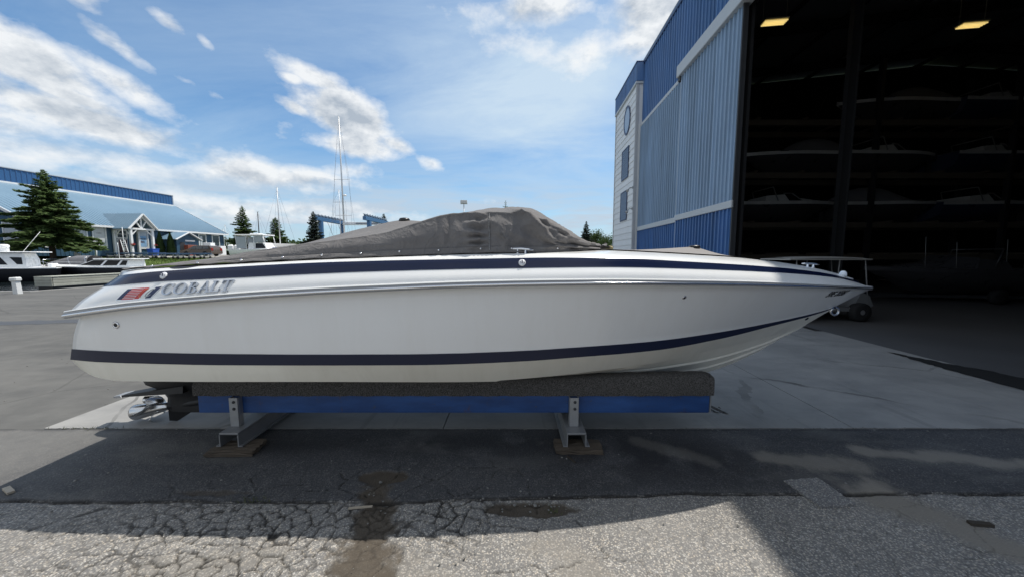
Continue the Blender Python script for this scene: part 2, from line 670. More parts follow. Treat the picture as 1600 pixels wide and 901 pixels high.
# pothole strips filled with soil
cxl = -1.17 + 0.03 * np.sin(GY * 6) + 0.20 * (3.05 - GY)
wid = 0.135 + 0.11 * smooth(2.9, 2.0, GY)
dn = fbm(GX * 9, GY * 9, 31, 5)
d1 = 1 - smooth(0.60, 1.25, np.abs(GX - cxl) / wid + 2.0 * (dn - 0.5) + smooth(3.02, 3.18, GY) * 2)
d2 = smooth(0.42, 0.62, gauss(GX, GY, 0.14, 2.625, 0.40, 0.09) * 1.15 + 0.7 * (dn - 0.5))
d3 = smooth(0.42, 0.62, gauss(GX, GY, -1.17, 3.02, 0.24, 0.09) * 1.2 + 0.7 * (dn - 0.5))
d4 = smooth(0.50, 0.8, gauss(GX, GY, -2.5, 2.80, 0.5, 0.05) + 0.7 * (dn - 0.5)) * 0.6
dirt = np.clip(np.maximum.reduce([d1, d2, d3, d4]), 0, 1)
sand = np.zeros_like(GX)
for (x0, y0, x1, y1, w, a) in ((3.05, 2.78, 3.5, 2.05, 0.19, 1.0), (2.5, 3.32, 3.25, 3.18, 0.12, 0.75), (3.6, 3.42, 5.2, 3.15, 0.10, 0.9), (1.3, 3.62, 1.9, 3.25, 0.10, 0.35), (4.2, 2.5, 6, 2.4, 0.14, 0.4),
                               (-1.6, 2.2, -2.4, 2.05, 0.1, 0.4), (0.2, 2.25, 0.5, 2.1, 0.16, 0.6), (-.7, 2.06, -.5, 1.9, .16, .5)):
    sand = np.maximum(sand, a * smooth(0.25, 1.0, np.exp(-(seg(WX, WY, x0, y0, x1, y1) / (1.25 * w)) ** 2) + 1.3 * (fbm(GX * 5, GY * 5, 33, 6, .62) - 0.5)))
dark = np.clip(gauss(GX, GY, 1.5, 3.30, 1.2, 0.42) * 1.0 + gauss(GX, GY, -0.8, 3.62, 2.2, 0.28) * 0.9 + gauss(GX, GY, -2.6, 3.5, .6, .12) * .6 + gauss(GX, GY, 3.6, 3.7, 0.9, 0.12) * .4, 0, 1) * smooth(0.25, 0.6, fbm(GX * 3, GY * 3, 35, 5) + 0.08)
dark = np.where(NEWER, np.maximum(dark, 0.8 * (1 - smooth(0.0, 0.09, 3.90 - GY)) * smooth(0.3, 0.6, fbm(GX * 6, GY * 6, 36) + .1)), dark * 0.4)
worn = np.where(NEWER, np.clip(1 - smooth(-5.2, -3.6, GX + 1.2 * (fbm(GX * 2, GY * 2, 37) - 0.5)) + 0.5 * smooth(0.55, 0.75, fbm(GX * 1.1, GY * 4, 38, 5)), 0, 1), 0.25 * smooth(0.5, 0.7, fbm(GX * 2, GY * 2, 39)))
GZ = 0.007 * (fbm(GX * 2.3, GY * 2.3, 41) - 0.5) + 0.003 * (fbm(GX * 30, GY * 30, 42, 3) - 0.5)
GZ = GZ + 0.006 * (cvf - 0.5) * fineM + np.where(NEWER, 0.010, 0.0) - 0.016 * ck - 0.018 * dirt + 0.006 * dirt * (fbm(GX * 25, GY * 25, 43, 3))
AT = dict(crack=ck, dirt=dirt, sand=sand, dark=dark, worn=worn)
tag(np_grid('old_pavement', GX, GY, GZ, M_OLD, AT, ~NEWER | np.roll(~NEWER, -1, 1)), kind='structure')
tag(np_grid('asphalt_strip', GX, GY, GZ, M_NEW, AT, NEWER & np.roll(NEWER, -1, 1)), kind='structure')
b = MB()
b.poly([(-14, -14, -.004), (12, -14, -.004), (12, 1.735, -.004), (-14, 1.735, -.004)])
tag(b.build('near_pavement', M_OLD), kind='structure')

# the yard beyond: weathered paving out to the water
g = NG('yard paving', 0.9, spec=0.3)
big = g.noise(0.28, 6, 0.62, dist=0.5)
med = g.noise(2.4, 6, 0.65)
st = g.noise(0.8, 5, 0.6, vec=g.coord((0.35, 1.6, 1), (0, 0, 0.5)))
col = g.mix(g.math('MULTIPLY_ADD', big, 2.0, -0.5, clamp=True), (0.100, 0.098, 0.092), (0.158, 0.153, 0.141))
col = g.mix(g.math('MULTIPLY_ADD', st, 2.6, -1.05, clamp=True), col, (0.078, 0.077, 0.075))
col = g.mix(g.math('MULTIPLY', g.math('MULTIPLY_ADD', med, 3.0, -1.25, clamp=True), 0.5), col, (0.19, 0.185, 0.17))
sp_ = g.voro(60, out='Color')
col = g.mix(g.math('MULTIPLY', g.noise(160, 2, 0.7), 0.35), col, (0.07, 0.07, 0.07))
wob_ = g.mix(0.12, g.coord(), g.noise(1.5, 4, out='Color'))
crk = g.voro(0.33, wob_, feat='DISTANCE_TO_EDGE')
col = g.mix(g.math('MULTIPLY', g.math('LESS_THAN', crk, 0.005), 0.3), col, (0.05, 0.048, 0.045))
g.color(col)
g.bump(g.noise(120, 4, 0.7), 0.4, 0.006)
M_YARD = g.m
b = MB()
b.poly([(-120, -60, -.03), (140, -60, -.03), (140, 19.7, -.03), (-120, 19.7, -.03)])
b.poly([(-27.4, 19.7, -.03), (140, 19.7, -.03), (140, 70, -.03), (-26.2, 46, -.03)])
tag(b.build('yard', M_YARD), kind='structure')
b = MB()
b.box(-120, -27.4, 19.7, 20.0, -1.2, -.004)
b.box(-27.4, -27.1, 19.7, 46, -1.2, -.002)
tag(b.build('quay_edge', simple('quay concrete', (0.30, 0.29, 0.27), 0.85, bump=0.3, var=.25)), kind='structure')
g = NG('stain', 0.6)
g.color((0.045, 0.042, 0.04))
M_STAIN = g.m


def blot(name, pts, z, mat, jag=0.05, seed=1, sub=10):
    rs = random.Random(seed)
    out = []
    for i, p in enumerate(pts):
        q = pts[(i + 1) % len(pts)]
        for k in range(sub):
            t = k / sub
            out.append((p[0] + (q[0] - p[0]) * t + rs.uniform(-jag, jag), p[1] + (q[1] - p[1]) * t + rs.uniform(-jag, jag), z))
    bm = bmesh.new()
    bm.faces.new([bm.verts.new(p) for p in out])
    bmesh.ops.triangulate(bm, faces=list(bm.faces))
    m = MB()
    m.add_bm(bm)
    return tag(m.build(name, mat), kind='structure')


blot('wet_streak', [(-16.5, 10.0), (-13.0, 10.55), (-10.5, 11.3), (-12.6, 11.2), (-16.5, 10.8)], -.026, simple('wet paving', (0.07, 0.07, 0.072), 0.5), 0.10, 3)

# concrete apron in front of the hangar: slabs with open joints
g = NG('apron concrete', 0.85, spec=0.35)
big = g.noise(0.7, 6, 0.6, dist=0.4)
st = g.noise(1.2, 6, 0.65, vec=g.coord((0.8, 1.5, 1), (0, 0, 0.5)))
col = g.mix(g.math('MULTIPLY_ADD', big, 2.2, -0.6, clamp=True), (0.260, 0.256, 0.245), (0.36, 0.35, 0.33))
col = g.mix(g.math('MULTIPLY_ADD', st, 2.8, -1.25, clamp=True), col, (0.19, 0.19, 0.187))
sm = g.noise(7, 4, 0.7)
col = g.mix(g.math('MULTIPLY', g.math('MULTIPLY_ADD', sm, 5, -3.2, clamp=True), 0.65), col, (0.06, 0.058, 0.055))
col = g.mix(g.math('MULTIPLY', g.noise(130, 3, 0.7), 0.25), col, (0.12, 0.12, 0.12))
ty = g.noise(1.0, 4, 0.6, vec=g.coord((3.5, 0.3, 1), (0, 0, 0.55)))
col = g.mix(g.math('MULTIPLY', g.math('MULTIPLY_ADD', ty, 6, -3.5, clamp=True), 0.45), col, (0.085, 0.085, 0.087))
sc_ = g.noise(14, 5, 0.75, vec=g.coord((0.6, 1.6, 1)))
col = g.mix(g.math('MULTIPLY', g.math('MULTIPLY_ADD', sc_, 9, -6.0, clamp=True), 0.75), col, (0.03, 0.03, 0.03))
col = g.mix(g.math('MULTIPLY', g.math('MULTIPLY_ADD', g.noise(5, 5, .7), 5, -3.0, clamp=True), 0.35), col, (0.40, 0.385, 0.355))
wb = g.mix(0.25, g.coord(), g.noise(1.1, 5, out='Color'))
hc = g.voro(0.30, wb, feat='DISTANCE_TO_EDGE')
col = g.mix(g.math('MULTIPLY', g.math('MULTIPLY', g.math('LESS_THAN', hc, 0.0045), g.math('MULTIPLY_ADD', g.noise(.8, 3), 4, -1.7, clamp=True)), 0.8), col, (0.035, 0.033, 0.03))
g.color(col)
g.bump(g.noise(40, 5, 0.65), 0.25, 0.004)
M_APRON = g.m
ap = empty('concrete_apron', (0, 3.925, 0))
tag(ap, kind='structure')
xs = [-5.45, -0.8, 3.97, 8.05]
ys = [(3.925, 9.2), (9.212, 14.4), (14.412, 20.0)]
k = 0
for j, (ya, yb) in enumerate(ys):
    for i in range(3):
        xa, xb = xs[i] + 0.006, xs[i + 1] - 0.006
        n = 150 if j == 0 else 2
        rs = random.Random(50 + k)
        front = [(xa + (xb - xa) * t / n, ya + (rs.uniform(-.007, .005) + .030 * (float(fbm(np.array([(xa + t * .03) * 3.1]), np.array([7.7]), 71, 4)[0]) - .5) if 0 < t < n and j == 0 else 0)) for t in range(n + 1)]
        sk = 0.047 * (ya - 4) if i == 2 else 0.0
        top = [(x, y, 0.004 + 0.0015 * ((k * 7) % 3)) for x, y in front] + [(xb + 0.047 * (yb - 4.04) * (1 if i > 0 else 0), yb, 0.005), (xa + 0.047 * (yb - 4.04) * (1 if i > 1 else 0), yb, 0.005)]
        m = MB()
        m.prism([(x, y, z - 0.12) for x, y, z in top], (0, 0, 0.12))
        o = m.build('slab', M_APRON, ap, world=True)
        k += 1

# a re-laid square of asphalt on the old paving, right of the boat
m = MB()
pp = [(2.41, 2.95), (2.74, 2.985), (2.755, 2.65), (2.45, 2.61)]
rs = random.Random(4)
edge = []
for i in range(4):
    p, q = pp[i], pp[(i + 1) % 4]
    for t in range(14):
        edge.append((p[0] + (q[0] - p[0]) * t / 14 + rs.uniform(-.006, .006), p[1] + (q[1] - p[1]) * t / 14 + rs.uniform(-.006, .006), 0.0))
m.prism(edge, (0, 0, 0.022))
tag(m.build('asphalt_patch', asphalt('patch asphalt', (0.15, 0.15, 0.152), (0.48, 0.475, 0.46), 1.1, (0.15, 0.15, 0.15))), kind='structure')

# loose stones
rs = random.Random(8)
m = MB()
spots = [(rs.gauss(0.12, .28), rs.gauss(2.63, .06)) for _ in range(46)] + [(rs.uniform(-5, 5.5), rs.uniform(1.95, 3.88)) for _ in range(150)] + \
        [(rs.gauss(-1.03, .2), rs.uniform(2.0, 3.15)) for _ in range(26)] + [(rs.uniform(0.45, 1.0), rs.uniform(3.25, 3.45)) for _ in range(14)] + [(rs.uniform(-5, 5), 3.90 + rs.gauss(0, .015)) for _ in range(90)] + [(rs.uniform(-9, -4.5), rs.uniform(4, 8)) for _ in range(60)]
for x, y in spots:
    r = min(0.016, abs(rs.gauss(0.0045, 0.0035)) + 0.002)
    z = 0.008 if y < 3.93 or x > -5.4 else -0.026
    bm = bmesh.new()
    bmesh.ops.create_icosphere(bm, subdivisions=1, radius=r)
    for v in bm.verts:
        v.co = Vector((v.co.x * rs.uniform(.7, 1.3), v.co.y * rs.uniform(.7, 1.2), v.co.z * rs.uniform(.4, .8))) + Vector((x, y, z + r * .2))
    m.add_bm(bm)
tag(m.build('pebbles', simple('pebble', (0.19, 0.185, 0.17), 0.85, var=0.5, scale=9)), kind='stuff')


def stick(name, p, q, w, h, mat, label, cat):
    m = MB()
    m.beam(p, q, w, h)
    o = m.build(name, mat)
    return tag(o, label, cat)


M_STICK = simple('bleached wood', (0.42, 0.36, 0.28), 0.8, var=.25, scale=25, bump=.3)
stick('wood_stick', (-1.29, 2.605, .016), (-1.11, 2.625, .019), 0.018, 0.008, M_STICK, 'thin pale wood sliver on the soil filled pothole', 'stick')
stick('wood_scrap', (-4.33, 2.84, .024), (-4.20, 2.78, .024), 0.04, 0.018, M_STICK, 'short wood scrap lying in the sunlit asphalt at far left', 'stick')
stick('dark_debris', (3.42, 2.46, .012), (3.56, 2.435, .016), 0.035, 0.02, simple('rotten wood', (0.05, 0.04, 0.03), .8), 'dark broken wood chunk on the sandy streak at right', 'debris')
stick('dark_debris', (0.55, 3.33, .018), (0.61, 3.22, .019), 0.014, 0.012, simple('rotten wood', (0.05, 0.04, 0.03), .8), 'short black twig in front of the right timber pad', 'debris')
m = MB()
rs = random.Random(2)
for cx0, cy0, n_, s_ in ((-2.10, 2.705, 60, .07), (0.32, 2.58, 26, .035), (-4.9, 3.91, 60, .22)):
    for _ in range(n_):
        x, y = cx0 + rs.gauss(0, s_), cy0 + rs.gauss(0, .018)
        a, h = rs.uniform(0, 6.28), rs.uniform(.012, .045)
        dx_, dy_ = math.cos(a) * .003, math.sin(a) * .003
        m.poly([(x - dx_, y - dy_, .002), (x + dx_, y + dy_, .002), (x + rs.gauss(0, .015), y + rs.gauss(0, .015), .002 + h)])
tag(m.build('weeds', simple('weed green', (0.075, 0.085, 0.028), .8, var=.4, scale=12)), kind='stuff')
# ================================================================== HANGAR
TH = R(2.7)


def cladding(name, col, rough, amt):
    """painted sheet with rain streaks, faded patches and grime that run on from panel to panel"""
    g = NG(name, rough)
    gp = g.N.new('ShaderNodeNewGeometry')
    mp = g.N.new('ShaderNodeMapping')
    mp.inputs['Scale'].default_value = (3.2, 3.2, 0.22)
    g.L.new(gp.outputs['Position'], mp.inputs[0])
    st_ = g.noise(1.0, 6, 0.65, vec=mp.outputs[0])
    pt = g.noise(0.35, 5, 0.6, vec=gp.outputs['Position'])
    c = g.mix(g.math('MULTIPLY_ADD', st_, 2.4, -0.7, clamp=True), tuple(x * (1 - amt) for x in col), tuple(x * (1 + amt * .6) for x in col))
    c = g.mix(g.math('MULTIPLY', g.math('MULTIPLY_ADD', pt, 3, -1.2, clamp=True), amt), c, tuple(.55 * x + .10 for x in col))
    rd = g.math('MULTIPLY_ADD', g.objrand(), 0.16, 0.92)
    cc = g.N.new('ShaderNodeCombineXYZ')
    for i in range(3):
        g.put(cc.inputs[i], rd)
    g.color(g.mix(1.0, c, cc.outputs[0], 'MULTIPLY'))
    g.rough(g.math('MULTIPLY_ADD', st_, 0.25, rough - 0.12))
    g.bump(g.noise(1.8, 3, 0.5, vec=gp.outputs['Position']), 0.12, 0.03)
    return g.m


M_BLUE = cladding('blue steel sheet', (0.080, 0.18, 0.38), .42, .30)
M_BLUED = cladding('blue steel skirt', (0.060, 0.165, 0.40), .42, .32)
M_DOOR = cladding('pale blue steel door', (0.285, 0.40, 0.54), .45, .26)
M_TRIM = simple('pale trim', (0.50, 0.53, 0.55), 0.5, var=.1, scale=2)
M_SIDING = simple('white lap siding', (0.74, 0.755, 0.76), 0.6, var=.08, scale=1.5, indiv=.05)
M_DARKST = simple('dark steel', (0.035, 0.037, 0.042), 0.55, var=.2)
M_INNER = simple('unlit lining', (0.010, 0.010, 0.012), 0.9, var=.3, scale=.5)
M_ROOF = simple('roof sheet', (0.20, 0.22, 0.24), 0.5, var=.1)
M_GLASS = simple('dark window glass', (0.02, 0.025, 0.03), 0.06, var=.1, spec=.8)
M_SHUT = simple('blue grey shutter', (0.10, 0.15, 0.24), 0.5, var=.1)
M_BROWNST = simple('primer brown beam', (0.075, 0.050, 0.036), 0.7, var=.2)

hg = empty('storage_hangar', (7.77, 5.34, 0), -TH, 'huge blue steel storage hangar with an open sliding door and a dark interior', 'hangar')


def rib_profile(w, pitch, depth):
    pts = []
    n = int(round(w / pitch))
    for i in range(n):
        s = i * pitch
        pts += [(s, 0), (s + pitch * .34, 0), (s + pitch * .37, -depth * .35), (s + pitch * .47, -depth * .35), (s + pitch * .50, 0), (s + pitch * .76, 0), (s + pitch * .79, -depth), (s + pitch * .96, -depth)]
    pts.append((w, 0))
    return pts


def rib_panel(w, z0, z1, pitch=.305, depth=.06):
    """sheet in the plane x=0 facing -x, running along +y"""
    m = MB()
    pr = rib_profile(w, pitch, depth)
    for (a, xa), (c, xc) in zip(pr, pr[1:]):
        m.poly([(xa, a, z0), (xa, a, z1), (xc, c, z1), (xc, c, z0)])
    m.poly([(.004, 0, z0), (.004, w, z0), (.004, w, z1), (.004, 0, z1)])
    return m


PW = .915


def run_panels(name, parent, s0, s1, z0, z1, mat, x=0.0, pw=PW, flipdepth=.06):
    n = max(1, int(round((s1 - s0) / pw)))
    w = (s1 - s0) / n
    first = rib_panel(w, z0, z1, w / 3, flipdepth).build(name, mat, parent, fix=False)
    first.location = (x, s0, 0)
    for k in range(1, n):
        o = first.copy()
        COL.objects.link(o)
        o.parent = parent
        o.location = (x - .0015 * (k % 2), s0 + k * w, 0)


ZU, ZE = 10.62, 14.42
run_panels('wall_panel', hg, -16, 18.9, ZU, ZE, M_BLUE)
run_panels('wall_panel', hg, -16, -8.2, .15, ZU, M_BLUE)


def part(m, name, mat, parent=hg):
    return m.build(name, mat, parent)


part(MB().bbox(-.10, .05, -16, 18.95, ZE - .02, ZE + .16, .02), 'eave_trim', simple('dark blue trim', (0.03, 0.06, 0.15), .4))
part(MB().bbox(-.50, -.06, -16, 12.35, 10.40, 10.94, .02), 'door_track', M_TRIM)
part(MB().bbox(-.14, -.055, 12.35, 18.9, 10.47, 10.66, .01), 'door_header_trim', M_TRIM)
part(MB().box(-.42, -.12, 12.10, 12.34, 10.22, 10.395), 'track_bracket', M_DARKST)


def leaf(name, s0, s1, x, zr, lab):
    lf = empty(name, (x, s0, 0), 0)
    lf.parent = hg
    lf['label'] = lab
    w = s1 - s0
    run_panels('wall_panel', lf, .06, w - .06, zr + .13, 10.45, M_DOOR, 0, .86, .07)
    run_panels('wall_panel', lf, .06, w - .06, .10, zr - .12, M_BLUED, 0, .86, .07)
    MB().bbox(-.105, -.002, .0, w, zr - .13, zr + .13, .012).build('rail_trim', M_TRIM, lf)
    MB().bbox(-.060, -.050, .0, w, zr - .035, zr + .035, .003).build('rail_groove', simple('groove shade paint', (0.33, 0.35, 0.37), .5), lf) if False else None
    for a in (0.0, w - .058):
        MB().box(-.055, .03, a, a + .058, .08, 10.45).build('door_stile', M_TRIM if a > 0 else M_DARKST, lf)
    MB().box(.012, .12, .0, w, .08, 10.45).build('door_frame', M_DARKST, lf)
    return lf


leaf('door_leaf', 7.25, 12.12, -.30, 3.80, 'front sliding leaf with a dark end edge beside the opening')
leaf('door_leaf', 12.06, 18.88, -.10, 3.76, 'rear sliding leaf set back behind the front one')
leaf('door_leaf', -8.0, -2.0, -.30, 3.80, 'unseen closed sliding leaf added at the near end to cut inside light')  # added out of view to reduce the daylight entering the hangar
# body
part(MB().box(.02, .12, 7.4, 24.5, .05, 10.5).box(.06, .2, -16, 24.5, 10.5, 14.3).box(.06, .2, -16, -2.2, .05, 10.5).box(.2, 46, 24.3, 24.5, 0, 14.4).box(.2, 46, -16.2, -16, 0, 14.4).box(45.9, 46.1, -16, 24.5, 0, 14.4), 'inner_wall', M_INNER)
rf = MB()
for xa, za, xb, zb in ((-.08, 14.585, 23, 16.6), (23, 16.6, 46.2, 14.585)):
    rf.hexa([(xa, -16.3, za), (xb, -16.3, zb), (xb, 24.6, zb), (xa, 24.6, za), (xa, -16.3, za + .1), (xb, -16.3, zb + .1), (xb, 24.6, zb + .1), (xa, 24.6, za + .1)])
part(rf, 'roof', M_ROOF)
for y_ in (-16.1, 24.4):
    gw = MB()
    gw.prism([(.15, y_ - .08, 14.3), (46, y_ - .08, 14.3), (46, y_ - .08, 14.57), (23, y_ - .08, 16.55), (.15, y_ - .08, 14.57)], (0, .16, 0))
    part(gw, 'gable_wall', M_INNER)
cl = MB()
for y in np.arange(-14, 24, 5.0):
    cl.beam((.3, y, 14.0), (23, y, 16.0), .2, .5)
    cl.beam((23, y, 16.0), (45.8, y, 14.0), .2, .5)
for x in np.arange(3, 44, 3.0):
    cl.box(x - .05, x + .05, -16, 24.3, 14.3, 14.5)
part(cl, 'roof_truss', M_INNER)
for (cxx, cyy) in ((4.55, 8.75), (4.6, -8), (22, 8.7), (22, -8), (36, 8.7)):
    m = MB()
    m.box(cxx - .16, cxx + .16, cyy - .02, cyy + .02, 0, 14.2).box(cxx - .17, cxx - .162, cyy - .1, cyy + .1, 0, 14.2).box(cxx + .162, cxx + .17, cyy - .1, cyy + .1, 0, 14.2)
    part(m, 'column', simple('column paint', (0.018, 0.019, 0.021), .6))
m = MB()
m.poly([(.30, -15.9, .006), (45.8, -15.9, .006), (45.8, 24.2, .006), (.30, 24.2, .006)])
o = m.build('hangar_floor', simple('floor concrete', (0.085, 0.085, 0.087), .8, var=.35, scale=.5, bump=.2), None, fix=False)
o.location, o.rotation_euler = hg.location, hg.rotation_euler
tag(o, kind='structure')
# black rubber strip and drain along the sill, torn at its far end
sill = [(-.06, -2.4), (.95, -2.4), (.92, -.3), (.62, .5), (.34, 1.1), (.10, 1.75), (.02, 1.2), (-.02, .4)]
ca, sa = math.cos(-TH), math.sin(-TH)
blot('sill_drain', [(7.77 - .14 + x * ca - y * sa, 5.34 + .05 + x * sa + y * ca) for x, y in sill], .016, simple('black rubber', (0.006, 0.006, 0.006), .9), .035, 5, 12)

# tower: lap siding, blue cap, three windows
TX = -.45
Z0 = 0.10
nb = 30
bh = (13.20 - Z0) / nb
bd = MB()
ys_, ye_ = 19.02, 24.38
bd.hexa([(TX, ys_, 0), (TX + .05, ys_, 0), (TX + .05, ye_, 0), (TX, ye_, 0), (TX + .035, ys_, bh + .02), (TX + .05, ys_, bh + .02), (TX + .05, ye_, bh + .02), (TX + .035, ye_, bh + .02)])
first = None
for k in range(nb):
    if first is None:
        o = first = bd.build('siding_board', M_SIDING, hg)
    else:
        o = first.copy()
        COL.objects.link(o)
        o.parent = hg
    o.location = (0, 0, Z0 + k * bh)
part(MB().box(TX + .052, 0.02, 18.94, 24.44, .02, 13.25), 'tower_wall', M_SIDING)
for a in (18.90, 24.38):
    part(MB().bbox(TX - .03, TX + .16, a, a + .14, .03, 13.21, .01), 'corner_trim', simple('grey white corner', (0.46, 0.47, 0.48), .55))
part(MB().bbox(TX - .09, .02, 18.84, 24.56, 13.19, 13.35, .02), 'tower_cornice', M_TRIM)
run_panels('cap_panel', hg, 18.84, 24.52, 13.36, 14.50, M_BLUE, TX - .05, .8, .03)
part(MB().box(TX - .045, .6, 18.82, 18.86, 13.36, 14.50), 'cap_return', M_BLUE)
part(MB().bbox(TX - .10, .7, 18.80, 24.56, 14.505, 14.59, .01), 'cap_flashing', simple('dark blue trim', (0.03, 0.06, 0.15), .4))


def rect_window(y0, y1, z0, z1):
    w = MB().bbox(TX - .05, TX - .012, y0 - .10, y1 + .10, z0 - .10, z0, .01)
    w.bbox(TX - .05, TX - .012, y0 - .10, y1 + .10, z1, z1 + .10, .01).bbox(TX - .05, TX - .012, y0 - .10, y0, z0 + .001, z1 - .001, .01).bbox(TX - .05, TX - .012, y1, y1 + .10, z0 + .001, z1 - .001, .01)
    f = w.build('window', simple('navy frame', (0.03, 0.055, 0.13), .5), hg)
    s_ = MB()
    n = 12
    for k in range(n):
        za = z0 + (z1 - z0) * k / n
        s_.hexa([(TX - .040, y0, za), (TX - .02, y0, za), (TX - .02, y1, za), (TX - .040, y1, za), (TX - .025, y0, za + (z1 - z0) / n), (TX - .012, y0, za + (z1 - z0) / n), (TX - .012, y1, za + (z1 - z0) / n), (TX - .025, y1, za + (z1 - z0) / n)])
    s_.build('louvre', M_SHUT, f)


rect_window(20.45, 22.05, 7.65, 9.65)
rect_window(20.55, 22.1, 4.65, 6.6)
m = MB()
c0 = (21.05, 11.65)
ring = []
for k in range(28):
    a = 2 * math.pi * k / 28
    ring.append((math.cos(a), math.sin(a)))
for k in range(28):
    (a, b_), (c, d) = ring[k], ring[(k + 1) % 28]
    q = lambda r, u, v, x: (x, c0[0] + r * u * .80, c0[1] + r * v * 1.0)
    m.hexa([q(1, a, b_, TX - .05), q(1, c, d, TX - .05), q(.86, c, d, TX - .05), q(.86, a, b_, TX - .05), q(1, a, b_, TX - .006), q(1, c, d, TX - .006), q(.86, c, d, TX - .006), q(.86, a, b_, TX - .006)])
f = m.build('oval_window', simple('navy frame', (0.03, 0.055, 0.13), .5), hg)
MB().poly([(TX - .03, c0[0] + u * .80 * .87, c0[1] + v * .87) for u, v in ring]).build('pane', simple('sky glass', (0.16, 0.24, 0.36), .15), f, fix=False)
for y, z in ((18.98, 6.55), (18.98, 5.15)):
    m = MB().box(TX - .09, TX - .032, y - .08, y + .08, z - .08, z + .08)
    m.tube([(TX - .09, y, z), (TX - .3, y - .2, z - .05), (TX - .42, y - .3, z - .16)], .028, 6)
    m.lathe([(.03, 0), (.09, .12), (.09, .2)], (TX - .42, y - .3, z - .16), (-.5, -.4, -.7), 10)
    f = part(m, 'security_light', simple('lamp grey', (0.45, 0.45, 0.44), .4))

# ------------------------------------------------------------------ ceiling lights
for i, (x, y, lab) in enumerate(((12.1, 17.3, 'lit yellow fluorescent ceiling light just right of the open door edge'), (21.45, 17.5, 'lit yellow fluorescent ceiling light far to the right over the racks'))):
    t = empty('ceiling_light', (x, y, 12.66), R(-8), lab, 'ceiling light', 'fluorescent ceiling lights in the hangar')
    MB().bbox(-.52, .52, -.24, .24, .05, .12, .01).beam((-.5, 0, .12), (-.5, 0, 1.7), .02, .02).beam((.5, 0, .12), (.5, 0, 1.7), .02, .02).build('housing', simple('lamp housing', (0.4, 0.38, 0.3), .5), t)
    for q in (-.16, -.055, .055, .16):
        MB().tube([(-.48, q, .0), (.48, q, .0)], .030, 8).build('lamp_tube', MATS.get('tube') or MATS.setdefault('tube', emitter('lamp tube', (1.0, 0.76, 0.27), 0.72)), t)

# ------------------------------------------------------------------ racks and stored boats
M_RACKB = simple('rack beam', (0.10, 0.082, 0.062), .8, var=.25)
LEV = [2.05, 3.85, 6.60, 9.45]
rk = empty('storage_rack', (12.6, 21.3, 0), 0, 'tall dark steel boat rack with brown bunk beams inside the hangar', 'rack')
for x in np.arange(12.6, 37, 7.6):
    for y in (20.2, 22.4):
        MB().box(x - .1, x + .1, y - .12, y + .12, 0.01, 12.6).build('upright', simple('column paint', (0.018, 0.019, 0.021), .6), rk, world=True)
for z in LEV:
    for y in (20.32, 22.28):
        MB().bbox(12.5, 36.0, y - .12, y + .12, z - .30, z, .01).build('beam', M_RACKB, rk, world=True)
    for x in np.arange(13.6, 36, 2.6):
        MB().box(x - .08, x + .08, 20.1, 22.5, z + .005, z + .1).build('crossbar', M_RACKB, rk, world=True)
M_GELW = simple('stored gelcoat', (0.24, 0.245, 0.25), .3, var=.1)
M_DECKW = simple('stored deck white', (0.50, 0.50, 0.49), .35, var=.2, scale=2)
M_GELD = simple('stored dark hull and shade', (0.045, 0.045, 0.05), .3, var=.2)
M_GELN = simple('stored navy', (0.03, 0.04, 0.08), .3)
M_RAILD = simple('dull rail', (0.22, 0.22, 0.22), .5)
M_CANV = simple('grey canvas', (0.16, 0.16, 0.17), .9, var=.15, bump=.3, bscale=20)


def hull_rings(L, B, H, n=15, flare=.8, xs=0.0, chine=.45, rake=.12):
    """rows of points from keel up to the sheer for a planing hull, bow at +x"""
    rows = []
    for i in range(n):
        t = i / (n - 1)
        hbm = B / 2 * (1 - max(0, (t - .4) / .6) ** 2.3)
        hc = B / 2 * .86 * (1 - max(0, (t - .3) / .7) ** 1.7)
        zk = H * .72 * max(0, (t - .55) / .45) ** 2.4
        zc = H * chine * (.75 + .85 * t ** 3)
        zc = max(zc, zk)
        zs = H * (1 + .10 * t * t)
        x = L * t
        rk_ = rake * L * t ** 3
        rows.append([(x - rk_ * (1.0 if t > .3 else 0), 0, zk), (x - rk_ * .7, hc, zc), (x - rk_ * .15, hbm * .97, zc + (zs - zc) * .6), (x, hbm, zs)])
    return rows


